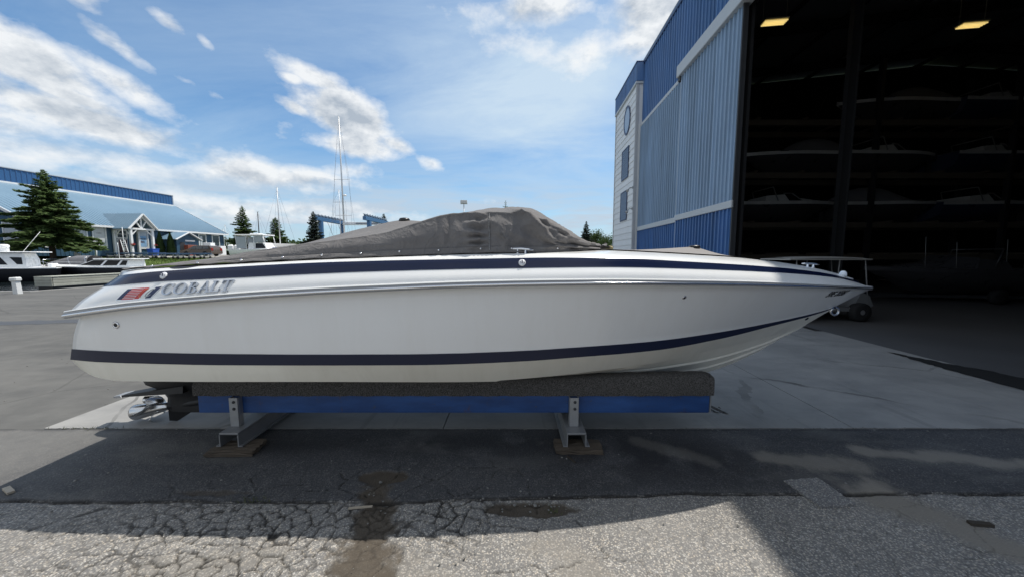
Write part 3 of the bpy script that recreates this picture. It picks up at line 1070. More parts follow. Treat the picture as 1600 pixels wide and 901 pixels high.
def stored_boat(kind, rz=0.0):
    t = empty('stored_boat')
    L, B, H = 6.6, 2.3, 1.05
    rows = hull_rings(L, B, H)
    m = MB()
    m.smooth = True
    for sg in (1, -1):
        m.grid([[(x - L / 2, sg * y, z) for x, y, z in r] for r in rows])
    m.poly([(rows[0][k][0] - L / 2, rows[0][k][1], rows[0][k][2]) for k in range(4)] + [(rows[0][k][0] - L / 2, -rows[0][k][1], rows[0][k][2]) for k in (3, 2, 1)])
    m.build('hull', M_GELN if kind == 1 else M_GELD, t)
    st = MB()
    st.smooth = True
    for sg in (1, -1):
        st.grid([[(r[3][0] - L / 2, sg * (r[3][1] + .006), r[3][2] - .16), (r[3][0] - L / 2, sg * (r[3][1] + .012), r[3][2] + .02)] for r in rows])
    st.build('hull_stripe', M_DECKW, t)
    d = MB()
    d.smooth = True
    d.grid([[(r[3][0] - L / 2, r[3][1] * q, r[3][2] + .06 * (1 - q * q)) for q in (-1, -.5, 0, .5, 1)] for r in rows])
    d.build('deck', M_DECKW, t)
    if kind != 2:
        w = MB()
        w.hexa([(-.2, -.85, 1.1), (.9, -.5, 1.1), (.9, .5, 1.1), (-.2, .85, 1.1), (-.5, -.75, 1.55), (.2, -.45, 1.6), (.2, .45, 1.6), (-.5, .75, 1.55)])
        w.build('windshield', M_GLASS, t)
        w = MB()
        w.hexa([(-1.6, -.95, 1.08), (-.25, -.95, 1.08), (-.25, .95, 1.08), (-1.6, .95, 1.08), (-1.5, -.8, 1.42), (-.45, -.8, 1.5), (-.45, .8, 1.5), (-1.5, .8, 1.42)])
        w.hexa([(.7, -.55, 1.1), (2.3, -.25, 1.14), (2.3, .25, 1.14), (.7, .55, 1.1), (.6, -.42, 1.36), (2.0, -.18, 1.24), (2.0, .18, 1.24), (.6, .42, 1.36)])
        w.build('console', M_DECKW, t)
        w = MB()
        w.beam((.88, -.5, 1.12), (.2, -.45, 1.62), .05, .05).beam((.88, .5, 1.12), (.2, .45, 1.62), .05, .05).beam((-.5, -.76, 1.57), (.2, -.46, 1.62), .05, .05).beam((.2, -.46, 1.62), (.2, .46, 1.62), .05, .05)
        w.build('windshield_frame', M_RAILD, t)
        w = MB()
        w.tube([(-.9, -.95, 1.1), (-1.2, -.9, 1.9), (-1.2, .9, 1.9), (-.9, .95, 1.1)], .03, 6)
        w.build('arch', M_RAILD, t)
    else:
        c = MB()
        c.smooth = True
        P = []
        for i in range(12):
            s_ = i / 11
            x = -L / 2 + .1 + s_ * 4.6
            hgt = .95 * math.sin(math.pi * min(1, s_ * 1.15)) ** .7 if s_ < .87 else 0.0
            P.append([(x, q * 1.12, 1.09 + hgt * (1 - abs(q) ** 2.2)) for q in (-1, -.7, -.35, 0, .35, .7, 1)])
        c.grid(P)
        c.build('canvas', M_CANV, t)
    m = MB()
    m.bbox(-L / 2 - .55, -L / 2 - .05, -.25, .25, .75, 1.35, .08).box(-L / 2 - .42, -L / 2 - .2, -.07, .07, .0, .76)
    m.build('outboard', simple('outboard black', (0.02, 0.02, 0.022), .35), t)
    return t


protos = {}
NAMES = {1: 'lowest', 2: 'middle', 3: 'top'}
BAY = ['left end', 'centre left', 'centre right', 'right end']
sd = random.Random(3)
for lv in (1, 2, 3):
    for j in range(4):
        if (lv, j) == (3, 0):
            continue
        kind = [0, 2, 1, 0, 2, 0, 1, 2, 0, 2, 1, 0][(lv - 1) * 4 + j]
        if kind not in protos:
            o = protos[kind] = stored_boat(kind)
        else:
            o = copy_tree(protos[kind])
        o.location = (16.2 + j * 5.9 + sd.uniform(-.3, .3), 21.3, LEV[lv] + .105)
        o.rotation_euler = (0, 0, math.pi * (sd.random() < .5) + sd.uniform(-.06, .06))
        desc = ['pale decked runabout with windshield', 'navy hulled runabout with arch', 'boat under a grey canvas cover'][kind]
        tag(o, f'{desc} on the {NAMES[lv]} rack level, {BAY[j]} bay', 'boat', 'boats stored on the hangar racks')
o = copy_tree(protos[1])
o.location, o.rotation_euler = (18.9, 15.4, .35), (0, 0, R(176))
tag(o, 'runabout coloured dark for hangar shade, low on the floor right of the golf cart', 'boat', 'boats stored on the hangar racks')
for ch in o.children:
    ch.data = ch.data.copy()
    ch.data.materials[0] = M_GELD  # all parts recoloured dark, shade of the interior put into the colour
m = MB()
for (x, h) in ((-1.5, 1.2), (.4, 1.1), (1.6, 1.3)):
    m.tube([(x, .8, 1.1), (x + .14, .85, 1.1 + h)], .012, 5)
m.build('fishing_rod', M_RAILD, o)
tr = empty('boat_trailer', (18.9, 15.4, .01), R(176), 'low dark boat trailer under the runabout on the hangar floor', 'trailer')
m = MB()
for s_ in (-.8, .8):
    m.beam((-2.8, s_, .27), (3.4, s_ * .4, .27), .08, .12)
m.box(-1.0, -.88, -1.1, 1.1, .22, .30).build('frame', M_DARKST, tr)
for s_ in (-1.12, 1.12):
    MB().lathe([(.1, -.09), (.31, -.09), (.31, .09), (.1, .09)], (-.94, s_, .31), (0, 1, 0), 18).build('wheel', simple('tyre', (0.012, 0.012, 0.013), .85), tr)

# ------------------------------------------------------------------ golf cart behind the bow
gc = empty('golf_cart', (9.55, 11.15, .01), R(2), 'golf cart with a pale flat canopy parked inside behind the boat bow', 'golf cart')
M_CART = simple('cart body', (0.16, 0.165, 0.17), .35)
M_TYRE = simple('tyre', (0.012, 0.012, 0.013), .85)
cp_ = MB()
cp_.smooth = True
cp_.grid([[(x, q * .62, 1.90 + .05 * (1 - q * q) - .03 * abs(x / 1.25) ** 3) for q in (-1, -.92, -.5, 0, .5, .92, 1)] for x in np.linspace(-1.3, 1.25, 9)])
cp_.smooth = False
cp_.box(-1.29, 1.24, -.61, .61, 1.845, 1.885)
cp_.build('canopy', simple('canopy plastic', (0.38, 0.37, 0.345), .5), gc)
for x, y in ((-1.05, -.55), (-1.05, .55), (.25, -.56), (.25, .56), (1.0, -.55), (1.0, .55)):
    MB().tube([(x * .95, y, .7), (x * (1.02 if x < 1 else 1.0) + (.02 if x < .9 else .18), y, 1.85)] if x < .9 else [(1.28, y, .55), (1.08, y, 1.85)], .016, 6).build('post', M_RAILD, gc)
b = MB()
b.prism([(-1.2, -.56, .32), (1.25, -.56, .30), (1.45, -.56, .48), (1.30, -.56, .78), (1.05, -.56, .88), (.80, -.56, .42), (.35, -.56, .42), (.30, -.56, .70), (-1.15, -.56, .72)], (0, 1.12, 0))
b.build('body', M_CART, gc)
MB().bbox(-.45, .28, -.52, .52, .72, .84, .03).bbox(-.55, -.40, -.52, .52, .86, 1.3, .03).build('seat', simple('cart seat', (0.28, 0.27, 0.25), .6), gc)
MB().tube([(.78, -.28, .8), (.62, -.28, 1.0)], .02, 6).tube([(.62 + .02 * math.cos(a), -.28 + .17 * math.sin(a), 1.0 + .17 * math.cos(a)) for a in np.linspace(0, 6.28, 15)[:-1]], .014, 5, closed=True).build('steering_wheel', M_DARKST, gc)
for x in (-.82, .98):
    for y in (-.60, .60):
        w = MB().lathe([(.15, -.11), (.27, -.12), (.285, -.07), (.285, .07), (.27, .12), (.15, .11)], (x, y, .285), (0, 1, 0), 24).build('wheel', M_TYRE, gc)
        MB().lathe([(.02, -.115), (.13, -.105), (.155, -.09), (.155, .09), (.13, .105), (.02, .115)], (x, y, .285), (0, 1, 0), 16).build('rim', simple('cart rim', (0.30, 0.30, 0.31), .4, .5), w)
# ================================================================== THE BOAT
# lines of the hull, deck and cover: (x, distance off the centreline, height) in millimetres at the stations TT, stern to bow
TT=[0.0000,0.0095,0.0196,0.0303,0.0416,0.0535,0.0660,0.0791,0.0928,0.1070,0.1218,0.1371,0.1530,0.1693,0.1861,0.2034,0.2211,0.2392,0.2577,0.2766,0.2958,0.3154,0.3352,0.3552,0.3755,0.3959,0.4166,0.4373,0.4581,0.4791,0.5000,0.5209,0.5419,0.5627,0.5834,0.6041,0.6245,0.6448,0.6648,0.6846,0.7042,0.7234,0.7423,0.7608,0.7789,0.7966,0.8139,0.8307,0.8470,0.8629,0.8782,0.8930,0.9072,0.9209,0.9340,0.9465,0.9584,0.9697,0.9804,0.9905,1.0000]
LN={
'rail':[(-3840,-1094,1499),(-3764,-1114,1511),(-3683,-1131,1523),(-3597,-1144,1536),(-3506,-1154,1549),(-3410,-1159,1562),(-3309,-1163,1575),(-3204,-1167,1588),(-3094,-1171,1599),(-2979,-1175,1610),(-2860,-1179,1622),(-2737,-1182,1633),(-2609,-1186,1644),(-2478,-1189,1655),(-2343,-1191,1666),(-2204,-1194,1677),(-2061,-1196,1687),(-1915,-1198,1696),(-1766,-1199,1705),(-1614,-1200,1714),(-1460,-1200,1722),(-1303,-1200,1730),(-1143,-1200,1737),(-982,-1200,1744),(-819,-1200,1751),(-654,-1200,1758),(-488,-1199,1764),(-321,-1197,1769),(-153,-1194,1773),(15,-1191,1777),(183,-1185,1779),(352,-1178,1781),(520,-1169,1782),(688,-1158,1783),(855,-1144,1783),(1021,-1128,1781),(1185,-1110,1778),(1349,-1088,1774),(1510,-1064,1770),(1669,-1036,1767),(1826,-1006,1762),(1981,-973,1757),(2133,-936,1752),(2282,-897,1745),(2428,-855,1738),(2570,-811,1730),(2709,-764,1722),(2845,-715,1715),(2976,-663,1706),(3103,-611,1698),(3227,-556,1690),(3346,-501,1682),(3460,-444,1675),(3570,-387,1668),(3676,-330,1661),(3777,-273,1654),(3872,-216,1647),(3963,-160,1641),(4050,-105,1635),(4131,-52,1629),(4207,0,1624)],
'hulltop':[(-3834,-1018,1452),(-3758,-1044,1465),(-3677,-1066,1480),(-3592,-1084,1494),(-3501,-1096,1508),(-3405,-1102,1521),(-3305,-1105,1534),(-3200,-1109,1546),(-3090,-1113,1558),(-2976,-1116,1569),(-2857,-1120,1581),(-2734,-1123,1592),(-2607,-1126,1603),(-2476,-1129,1614),(-2341,-1132,1625),(-2203,-1134,1636),(-2061,-1136,1646),(-1915,-1138,1656),(-1767,-1139,1665),(-1616,-1140,1674),(-1462,-1140,1682),(-1305,-1140,1690),(-1146,-1140,1698),(-985,-1140,1707),(-823,-1140,1714),(-659,-1140,1721),(-493,-1139,1727),(-327,-1137,1732),(-160,-1135,1737),(8,-1131,1741),(176,-1126,1744),(344,-1119,1746),(512,-1111,1748),(679,-1100,1749),(845,-1087,1748),(1011,-1072,1747),(1175,-1054,1743),(1337,-1034,1740),(1498,-1010,1736),(1657,-984,1732),(1814,-956,1727),(1968,-924,1722),(2119,-889,1717),(2268,-852,1712),(2413,-813,1706),(2555,-770,1701),(2694,-726,1695),(2828,-679,1689),(2959,-630,1682),(3086,-580,1675),(3209,-528,1668),(3328,-475,1661),(3442,-422,1654),(3552,-368,1647),(3657,-313,1640),(3757,-259,1634),(3853,-205,1628),(3944,-152,1622),(4029,-100,1616),(4110,-49,1610),(4186,0,1605)],
'boot_top':[(-3975,-982,1162),(-3901,-1007,1165),(-3823,-1029,1167),(-3740,-1046,1168),(-3652,-1057,1167),(-3560,-1063,1164),(-3463,-1067,1162),(-3361,-1070,1160),(-3255,-1074,1158),(-3144,-1077,1156),(-3030,-1081,1154),(-2911,-1084,1152),(-2788,-1087,1150),(-2661,-1090,1149),(-2531,-1092,1148),(-2397,-1094,1147),(-2259,-1096,1147),(-2118,-1098,1146),(-1975,-1099,1145),(-1828,-1100,1145),(-1679,-1099,1145),(-1528,-1097,1144),(-1374,-1094,1144),(-1219,-1088,1143),(-1061,-1081,1141),(-903,-1071,1139),(-742,-1060,1138),(-581,-1047,1138),(-420,-1033,1138),(-257,-1016,1140),(-95,-997,1141),(68,-977,1143),(230,-955,1145),(392,-930,1149),(553,-905,1153),(713,-877,1157),(871,-848,1160),(1029,-818,1164),(1184,-786,1168),(1338,-753,1173),(1489,-718,1180),(1638,-683,1188),(1785,-647,1198),(1929,-610,1209),(2069,-572,1219),(2207,-534,1230),(2341,-495,1241),(2471,-457,1253),(2598,-418,1264),(2721,-379,1276),(2840,-341,1287),(2955,-303,1298),(3065,-265,1308),(3171,-228,1319),(3273,-192,1329),(3370,-157,1340),(3462,-123,1350),(3550,-91,1361),(3633,-59,1372),(3712,-29,1383),(3785,0,1393)],
'boot_bot':[(-4015,-969,1060),(-3941,-993,1063),(-3862,-1015,1064),(-3779,-1031,1063),(-3691,-1043,1061),(-3598,-1048,1059),(-3500,-1052,1056),(-3398,-1056,1054),(-3291,-1059,1053),(-3180,-1063,1051),(-3065,-1066,1049),(-2945,-1069,1047),(-2822,-1072,1045),(-2694,-1075,1044),(-2563,-1077,1043),(-2428,-1079,1043),(-2290,-1081,1043),(-2149,-1083,1043),(-2004,-1084,1043),(-1857,-1085,1043),(-1707,-1084,1043),(-1555,-1082,1042),(-1401,-1079,1042),(-1244,-1073,1040),(-1086,-1066,1039),(-927,-1057,1037),(-766,-1046,1035),(-604,-1033,1034),(-441,-1019,1035),(-278,-1002,1036),(-115,-984,1038),(49,-963,1040),(212,-941,1043),(374,-918,1048),(536,-892,1054),(697,-865,1058),(857,-837,1062),(1015,-806,1065),(1171,-775,1070),(1326,-742,1076),(1478,-708,1083),(1628,-674,1095),(1775,-638,1109),(1919,-601,1125),(2061,-564,1141),(2199,-526,1157),(2334,-488,1175),(2465,-450,1194),(2592,-412,1213),(2716,-374,1231),(2835,-336,1247),(2951,-299,1263),(3062,-262,1277),(3169,-225,1290),(3271,-190,1303),(3368,-155,1316),(3461,-122,1330),(3550,-89,1344),(3633,-58,1358),(3712,-28,1373),(3786,0,1386)],
'chine':[(-4035,-891,945),(-3964,-921,932),(-3888,-947,914),(-3808,-967,894),(-3723,-980,882),(-3633,-986,871),(-3539,-989,866),(-3441,-992,866),(-3338,-996,865),(-3231,-999,865),(-3120,-1002,866),(-3005,-1005,866),(-2886,-1008,867),(-2763,-1010,868),(-2637,-1013,869),(-2507,-1015,870),(-2374,-1014,870),(-2238,-1012,869),(-2099,-1007,867),(-1957,-1001,865),(-1813,-992,862),(-1666,-982,858),(-1518,-970,853),(-1367,-957,847),(-1215,-943,841),(-1061,-927,835),(-906,-909,828),(-750,-891,822),(-594,-871,816),(-437,-850,811),(-279,-827,807),(-122,-804,804),(35,-780,807),(192,-754,811),(348,-728,816),(503,-701,823),(656,-673,830),(809,-644,839),(959,-615,848),(1108,-585,857),(1255,-555,866),(1399,-524,876),(1541,-493,888),(1680,-462,906),(1816,-431,927),(1949,-401,947),(2079,-370,964),(2205,-339,980),(2328,-309,996),(2447,-279,1012),(2562,-250,1028),(2673,-221,1044),(2780,-193,1060),(2883,-165,1076),(2981,-139,1092),(3075,-113,1109),(3165,-88,1128),(3250,-65,1146),(3330,-42,1163),(3406,-20,1180),(3477,0,1195)],
'str_bot':[(-3680,-945,1722),(-3607,-992,1728),(-3528,-1033,1734),(-3445,-1064,1741),(-3358,-1084,1748),(-3265,-1092,1757),(-3168,-1096,1765),(-3067,-1099,1773),(-2960,-1103,1780),(-2850,-1107,1786),(-2735,-1110,1791),(-2617,-1113,1797),(-2494,-1116,1803),(-2367,-1119,1809),(-2237,-1122,1816),(-2103,-1124,1823),(-1965,-1126,1830),(-1825,-1128,1837),(-1681,-1129,1844),(-1535,-1130,1850),(-1386,-1130,1857),(-1234,-1130,1862),(-1081,-1130,1867),(-925,-1130,1871),(-768,-1130,1876),(-609,-1129,1879),(-450,-1128,1883),(-289,-1127,1886),(-127,-1124,1888),(35,-1120,1891),(198,-1114,1894),(360,-1107,1896),(522,-1097,1898),(684,-1086,1899),(845,-1072,1899),(1005,-1056,1897),(1163,-1037,1894),(1321,-1016,1889),(1476,-992,1884),(1630,-965,1878),(1781,-936,1873),(1930,-904,1866),(2076,-869,1860),(2220,-831,1853),(2360,-792,1845),(2498,-749,1837),(2632,-705,1829),(2762,-659,1820),(2889,-611,1811),(3012,-562,1802),(3131,-511,1792),(3245,-459,1782),(3356,-407,1772),(3462,-354,1761),(3563,-302,1748),(3660,-249,1734),(3753,-197,1720),(3841,-146,1706),(3924,-96,1694),(4002,-47,1682),(4075,0,1672)],
'str_top':[(-3607,-872,1815),(-3535,-928,1819),(-3458,-975,1824),(-3376,-1012,1831),(-3290,-1036,1839),(-3199,-1044,1848),(-3104,-1047,1857),(-3004,-1051,1864),(-2899,-1054,1871),(-2791,-1058,1878),(-2678,-1061,1884),(-2561,-1064,1890),(-2440,-1067,1897),(-2316,-1070,1904),(-2187,-1072,1911),(-2056,-1074,1918),(-1921,-1076,1925),(-1782,-1078,1931),(-1641,-1079,1937),(-1497,-1080,1942),(-1351,-1080,1946),(-1202,-1080,1950),(-1051,-1080,1954),(-898,-1080,1957),(-743,-1080,1960),(-587,-1080,1963),(-430,-1079,1966),(-272,-1077,1969),(-113,-1074,1972),(47,-1070,1975),(207,-1065,1977),(366,-1058,1978),(526,-1049,1977),(685,-1038,1975),(843,-1025,1973),(1000,-1009,1970),(1156,-991,1964),(1311,-971,1956),(1464,-948,1947),(1615,-923,1939),(1764,-894,1931),(1910,-864,1923),(2054,-830,1915),(2195,-795,1907),(2334,-757,1898),(2469,-716,1889),(2601,-674,1879),(2729,-630,1869),(2853,-584,1857),(2974,-537,1846),(3091,-488,1834),(3204,-439,1822),(3313,-389,1808),(3417,-339,1795),(3517,-288,1781),(3612,-238,1767),(3703,-188,1752),(3789,-139,1738),(3871,-92,1725),(3948,-45,1713),(4020,0,1702)],
'deck_edge':[(-3639,-808,1857),(-3566,-859,1860),(-3490,-903,1864),(-3408,-937,1869),(-3322,-959,1874),(-3231,-966,1880),(-3136,-970,1886),(-3036,-973,1892),(-2932,-976,1897),(-2823,-979,1903),(-2710,-982,1909),(-2594,-985,1915),(-2473,-988,1921),(-2349,-991,1928),(-2220,-993,1935),(-2089,-995,1941),(-1954,-997,1948),(-1816,-998,1955),(-1675,-999,1961),(-1531,-1000,1967),(-1385,-1000,1972),(-1236,-1000,1978),(-1085,-1000,1984),(-932,-1000,1990),(-778,-1000,1996),(-622,-1000,2001),(-465,-999,2006),(-307,-997,2010),(-148,-994,2012),(12,-991,2015),(171,-986,2016),(331,-979,2017),(490,-971,2015),(649,-961,2012),(807,-949,2008),(964,-934,2004),(1120,-918,1999),(1274,-899,1992),(1427,-878,1985),(1578,-854,1977),(1727,-828,1969),(1873,-800,1960),(2017,-769,1951),(2158,-736,1941),(2296,-701,1931),(2431,-663,1921),(2563,-624,1911),(2691,-583,1901),(2815,-541,1890),(2936,-497,1879),(3053,-452,1867),(3165,-407,1854),(3274,-360,1841),(3378,-314,1827),(3478,-267,1813),(3573,-220,1799),(3664,-174,1784),(3750,-129,1768),(3832,-85,1752),(3909,-42,1738),(3981,0,1725)],
'hem':[(-3586,-860,1865),(-3542,-894,1867),(-3495,-924,1869),(-3445,-946,1872),(-3392,-960,1876),(-3336,-965,1880),(-3278,-967,1885),(-3217,-969,1889),(-3153,-971,1894),(-3086,-973,1898),(-3017,-975,1902),(-2946,-976,1905),(-2872,-978,1909),(-2796,-979,1913),(-2717,-981,1917),(-2637,-982,1921),(-2554,-983,1926),(-2469,-984,1930),(-2383,-984,1935),(-2295,-985,1939),(-2205,-985,1944),(-2114,-985,1949),(-2022,-985,1954),(-1928,-985,1958),(-1833,-985,1963),(-1738,-985,1967),(-1642,-985,1970),(-1545,-985,1974),(-1448,-985,1977),(-1350,-985,1980),(-1252,-985,1984),(-1155,-985,1988),(-1057,-985,1991),(-960,-985,1995),(-863,-985,1998),(-767,-985,2002),(-671,-985,2005),(-576,-985,2008),(-483,-985,2012),(-390,-985,2015),(-299,-985,2018),(-210,-985,2020),(-122,-983,2021),(-35,-975,2022),(49,-962,2023),(132,-941,2024),(213,-913,2025),(291,-879,2026),(367,-837,2028),(441,-789,2030),(513,-735,2034),(582,-675,2040),(648,-610,2046),(712,-541,2052),(773,-468,2058),(832,-393,2065),(887,-315,2071),(940,-237,2076),(990,-157,2081),(1037,-78,2085),(1081,0,2088)],
'shoulder':[(-3498,-863,1883),(-3455,-865,1887),(-3409,-867,1892),(-3360,-868,1897),(-3308,-870,1902),(-3253,-872,1907),(-3196,-874,1913),(-3136,-876,1919),(-3074,-877,1926),(-3009,-879,1934),(-2941,-881,1942),(-2871,-882,1951),(-2799,-884,1960),(-2724,-885,1970),(-2647,-886,1981),(-2568,-887,1994),(-2487,-888,2007),(-2404,-889,2021),(-2320,-889,2035),(-2233,-890,2048),(-2145,-890,2060),(-2056,-890,2073),(-1966,-890,2085),(-1874,-890,2097),(-1781,-890,2110),(-1688,-890,2122),(-1594,-890,2134),(-1499,-890,2147),(-1403,-890,2159),(-1308,-890,2171),(-1212,-890,2184),(-1116,-890,2206),(-1021,-890,2234),(-925,-890,2264),(-830,-890,2291),(-736,-890,2320),(-643,-890,2347),(-550,-890,2365),(-458,-890,2372),(-368,-890,2377),(-279,-890,2380),(-191,-890,2384),(-104,-890,2388),(-20,-890,2389),(63,-888,2389),(144,-880,2388),(223,-865,2346),(300,-843,2304),(375,-812,2265),(447,-773,2228),(517,-727,2196),(585,-674,2170),(650,-615,2147),(712,-549,2128),(772,-479,2114),(829,-404,2106),(884,-326,2100),(936,-246,2097),(985,-164,2094),(1031,-82,2091),(1074,0,2088)],
'ridge':[(-3485,0,1945),(-3442,0,1951),(-3396,0,1957),(-3347,0,1964),(-3296,0,1971),(-3241,0,1978),(-3184,0,1986),(-3125,0,1994),(-3062,0,2004),(-2997,0,2014),(-2930,0,2025),(-2860,0,2037),(-2788,0,2050),(-2713,0,2063),(-2637,0,2078),(-2558,0,2094),(-2477,0,2111),(-2395,0,2130),(-2310,0,2150),(-2224,0,2173),(-2137,0,2196),(-2048,0,2221),(-1957,0,2245),(-1866,0,2269),(-1773,0,2293),(-1680,0,2315),(-1586,0,2336),(-1492,0,2359),(-1397,0,2381),(-1301,0,2396),(-1206,0,2398),(-1110,0,2390),(-1015,0,2381),(-920,0,2388),(-825,0,2411),(-731,0,2437),(-638,0,2452),(-546,0,2462),(-454,0,2473),(-364,0,2491),(-275,0,2511),(-187,0,2521),(-101,0,2525),(-17,0,2527),(66,0,2527),(147,0,2526),(225,0,2519),(302,0,2483),(376,0,2435),(449,0,2392),(518,0,2353),(586,0,2315),(651,0,2279),(713,0,2245),(773,0,2213),(830,0,2184),(884,0,2160),(936,0,2140),(985,0,2124),(1031,0,2110),(1074,0,2096)],
}
YC = 4.1
AR = {k: np.array(v, float) / 1000 for k, v in LN.items()}


def gel(name, col, rough, dirt=0.0):
    g = NG(name, rough, coat=0.15, spec=0.5)
    g.b.inputs['Coat Roughness'].default_value = 0.06
    n = g.noise(1.1, 5, 0.6, vec=g.coord((0.5, 1, 1.2)))
    c = g.mix(g.math('MULTIPLY_ADD', n, 0.5, 0.0, clamp=True), tuple(x * 0.97 for x in col), tuple(x * 1.02 for x in col))
    if dirt:
        s_ = g.noise(2.0, 5, 0.65, vec=g.coord((2.6, 1, 0.45)), dist=.6)
        c = g.mix(g.math('MULTIPLY', g.math('MULTIPLY_ADD', s_, 2.4, -1.05, clamp=True), dirt), c, (0.50, 0.45, 0.34))
    if dirt:
        c = g.mix(g.math('MULTIPLY', g.math('MULTIPLY_ADD', g.noise(9, 6, 0.7, vec=g.coord((.5, 1, .8))), 4, -2.4, clamp=True), dirt * .8), c, (0.44, 0.42, 0.37))
    g.color(c)
    g.rough(g.math('MULTIPLY_ADD', g.noise(2.5, 5, 0.6), 0.12, rough - 0.06))
    g.bump(g.noise(2.2, 2, 0.4), 0.05, 0.01)
    return g.m


M_GEL = gel('white gelcoat', (0.84, 0.84, 0.825), 0.18, 0.10)
M_CREAM = gel('cream bottom paint', (0.84, 0.81, 0.71), 0.38, 0.25)
M_NAVY = gel('navy gelcoat', (0.008, 0.014, 0.046), 0.18)
M_NAVY.node_tree.nodes['Principled BSDF'].inputs['Coat Weight'].default_value = 0.0
M_NAVY.node_tree.nodes['Principled BSDF'].inputs['Specular IOR Level'].default_value = 0.4
M_BOOT = gel('navy boot stripe', (0.010, 0.015, 0.040), 0.34)
M_BOOT.node_tree.nodes['Principled BSDF'].inputs['Coat Weight'].default_value = 0.0
M_BOOT.node_tree.nodes['Principled BSDF'].inputs['Specular IOR Level'].default_value = 0.35
M_CHROME = simple('polished steel', (0.78, 0.78, 0.79), 0.16, 1.0, var=.05)
M_RUB = simple('grey rail rubber', (0.30, 0.31, 0.32), 0.4, var=.1)
M_BLACK = simple('black cast housing', (0.006, 0.006, 0.007), 0.5, var=.2, bump=.1)

boat = empty('motorboat', (0, YC, .53), 0, 'long white motorboat with navy side stripes sitting on the blue stand', 'boat')


def pchip(xs, ys, q):
    xs, ys = np.asarray(xs, float), np.asarray(ys, float)
    h = np.diff(xs)
    d = np.diff(ys) / h
    m = np.zeros(len(xs))
    m[0], m[-1] = d[0], d[-1]
    for i in range(1, len(xs) - 1):
        if d[i - 1] * d[i] > 0:
            w1, w2 = 2 * h[i] + h[i - 1], h[i] + 2 * h[i - 1]
            m[i] = (w1 + w2) / (w1 / d[i - 1] + w2 / d[i])
    i = np.clip(np.searchsorted(xs, q) - 1, 0, len(h) - 1)
    t = (q - xs[i]) / h[i]
    return ys[i] * (1 + 2 * t) * (1 - t) ** 2 + h[i] * m[i] * t * (1 - t) ** 2 + ys[i + 1] * t * t * (3 - 2 * t) + h[i] * m[i + 1] * t * t * (t - 1)


def section(ctrl, subs):
    """ctrl: points (x, y, z) across one station; subs: divisions per span -> fine points"""
    c = np.array(ctrl)
    d = np.concatenate([[0], np.cumsum(np.maximum(1e-5, np.linalg.norm(np.diff(c, axis=0), axis=1)))])
    q = np.concatenate([np.linspace(d[i], d[i + 1], subs[i], endpoint=False) for i in range(len(subs))] + [[d[-1]]])
    return np.stack([pchip(d, c[:, k], q) for k in range(3)], 1)


CRX = [-3.8, -2.3, -1, 0, .97, 1.13, 1.68, 2.38, 2.84, 3.31, 3.77, 3.95, 4.3]
CRZ = [1.875, 1.95, 2.0, 2.03, 2.06, 2.055, 2.03, 1.99, 1.945, 1.88, 1.785, 1.744, 1.62]
NS = len(TT)
SUBS = [5, 4, 5, 4, 5, 3]
DK = []
for i in range(NS):
    r, sb, st_, de = (AR[k][i] for k in ('rail', 'str_bot', 'str_top', 'deck_edge'))
    bulge = r * .56 + sb * .44
    bulge[1] = r[1] * .74 + sb[1] * .26
    cz = max(float(np.interp(de[0], CRX, CRZ)), de[2] + .012 * min(1, -de[1] / .3))
    mid = np.array([de[0], de[1] * .55, de[2] + (cz - de[2]) * .78])
    cr = np.array([de[0], 0.0, cz])
    DK.append(section([r, bulge, sb, st_, de, mid, cr], SUBS))
DK = np.array(DK)          # station, across, xyz


def mirror(rows):
    return [[(p[0], -p[1], p[2]) for p in r] for r in rows]


def off(rows):
    return [[(p[0], p[1] + YC, p[2]) for p in r] for r in rows]


m = MB()
m.smooth = True
full = [[*r, *[(p[0], -p[1], p[2]) for p in r[-2::-1]]] for r in DK.tolist()]
m.grid(off(full))
m.smooth = False
m.poly([(p[0], p[1] + YC, p[2]) for p in full[0]])
deck = m.build('deck', M_GEL, boat, world=True, weld=True)

nrm = np.cross(np.gradient(DK, axis=0), np.gradient(DK, axis=1))
nrm /= np.maximum(1e-9, np.linalg.norm(nrm, axis=2, keepdims=True))
nrm[nrm[..., 1] > 0] *= -1
a, b_ = sum(SUBS[:2]), sum(SUBS[:3])
ST = DK[:, a:b_ + 1] + nrm[:, a:b_ + 1] * .003
for s in (1, -1):
    m = MB()
    m.smooth = True
    m.grid(off(ST.tolist() if s > 0 else mirror(ST.tolist())))
    m.build('side_stripe', M_NAVY, boat, world=True)

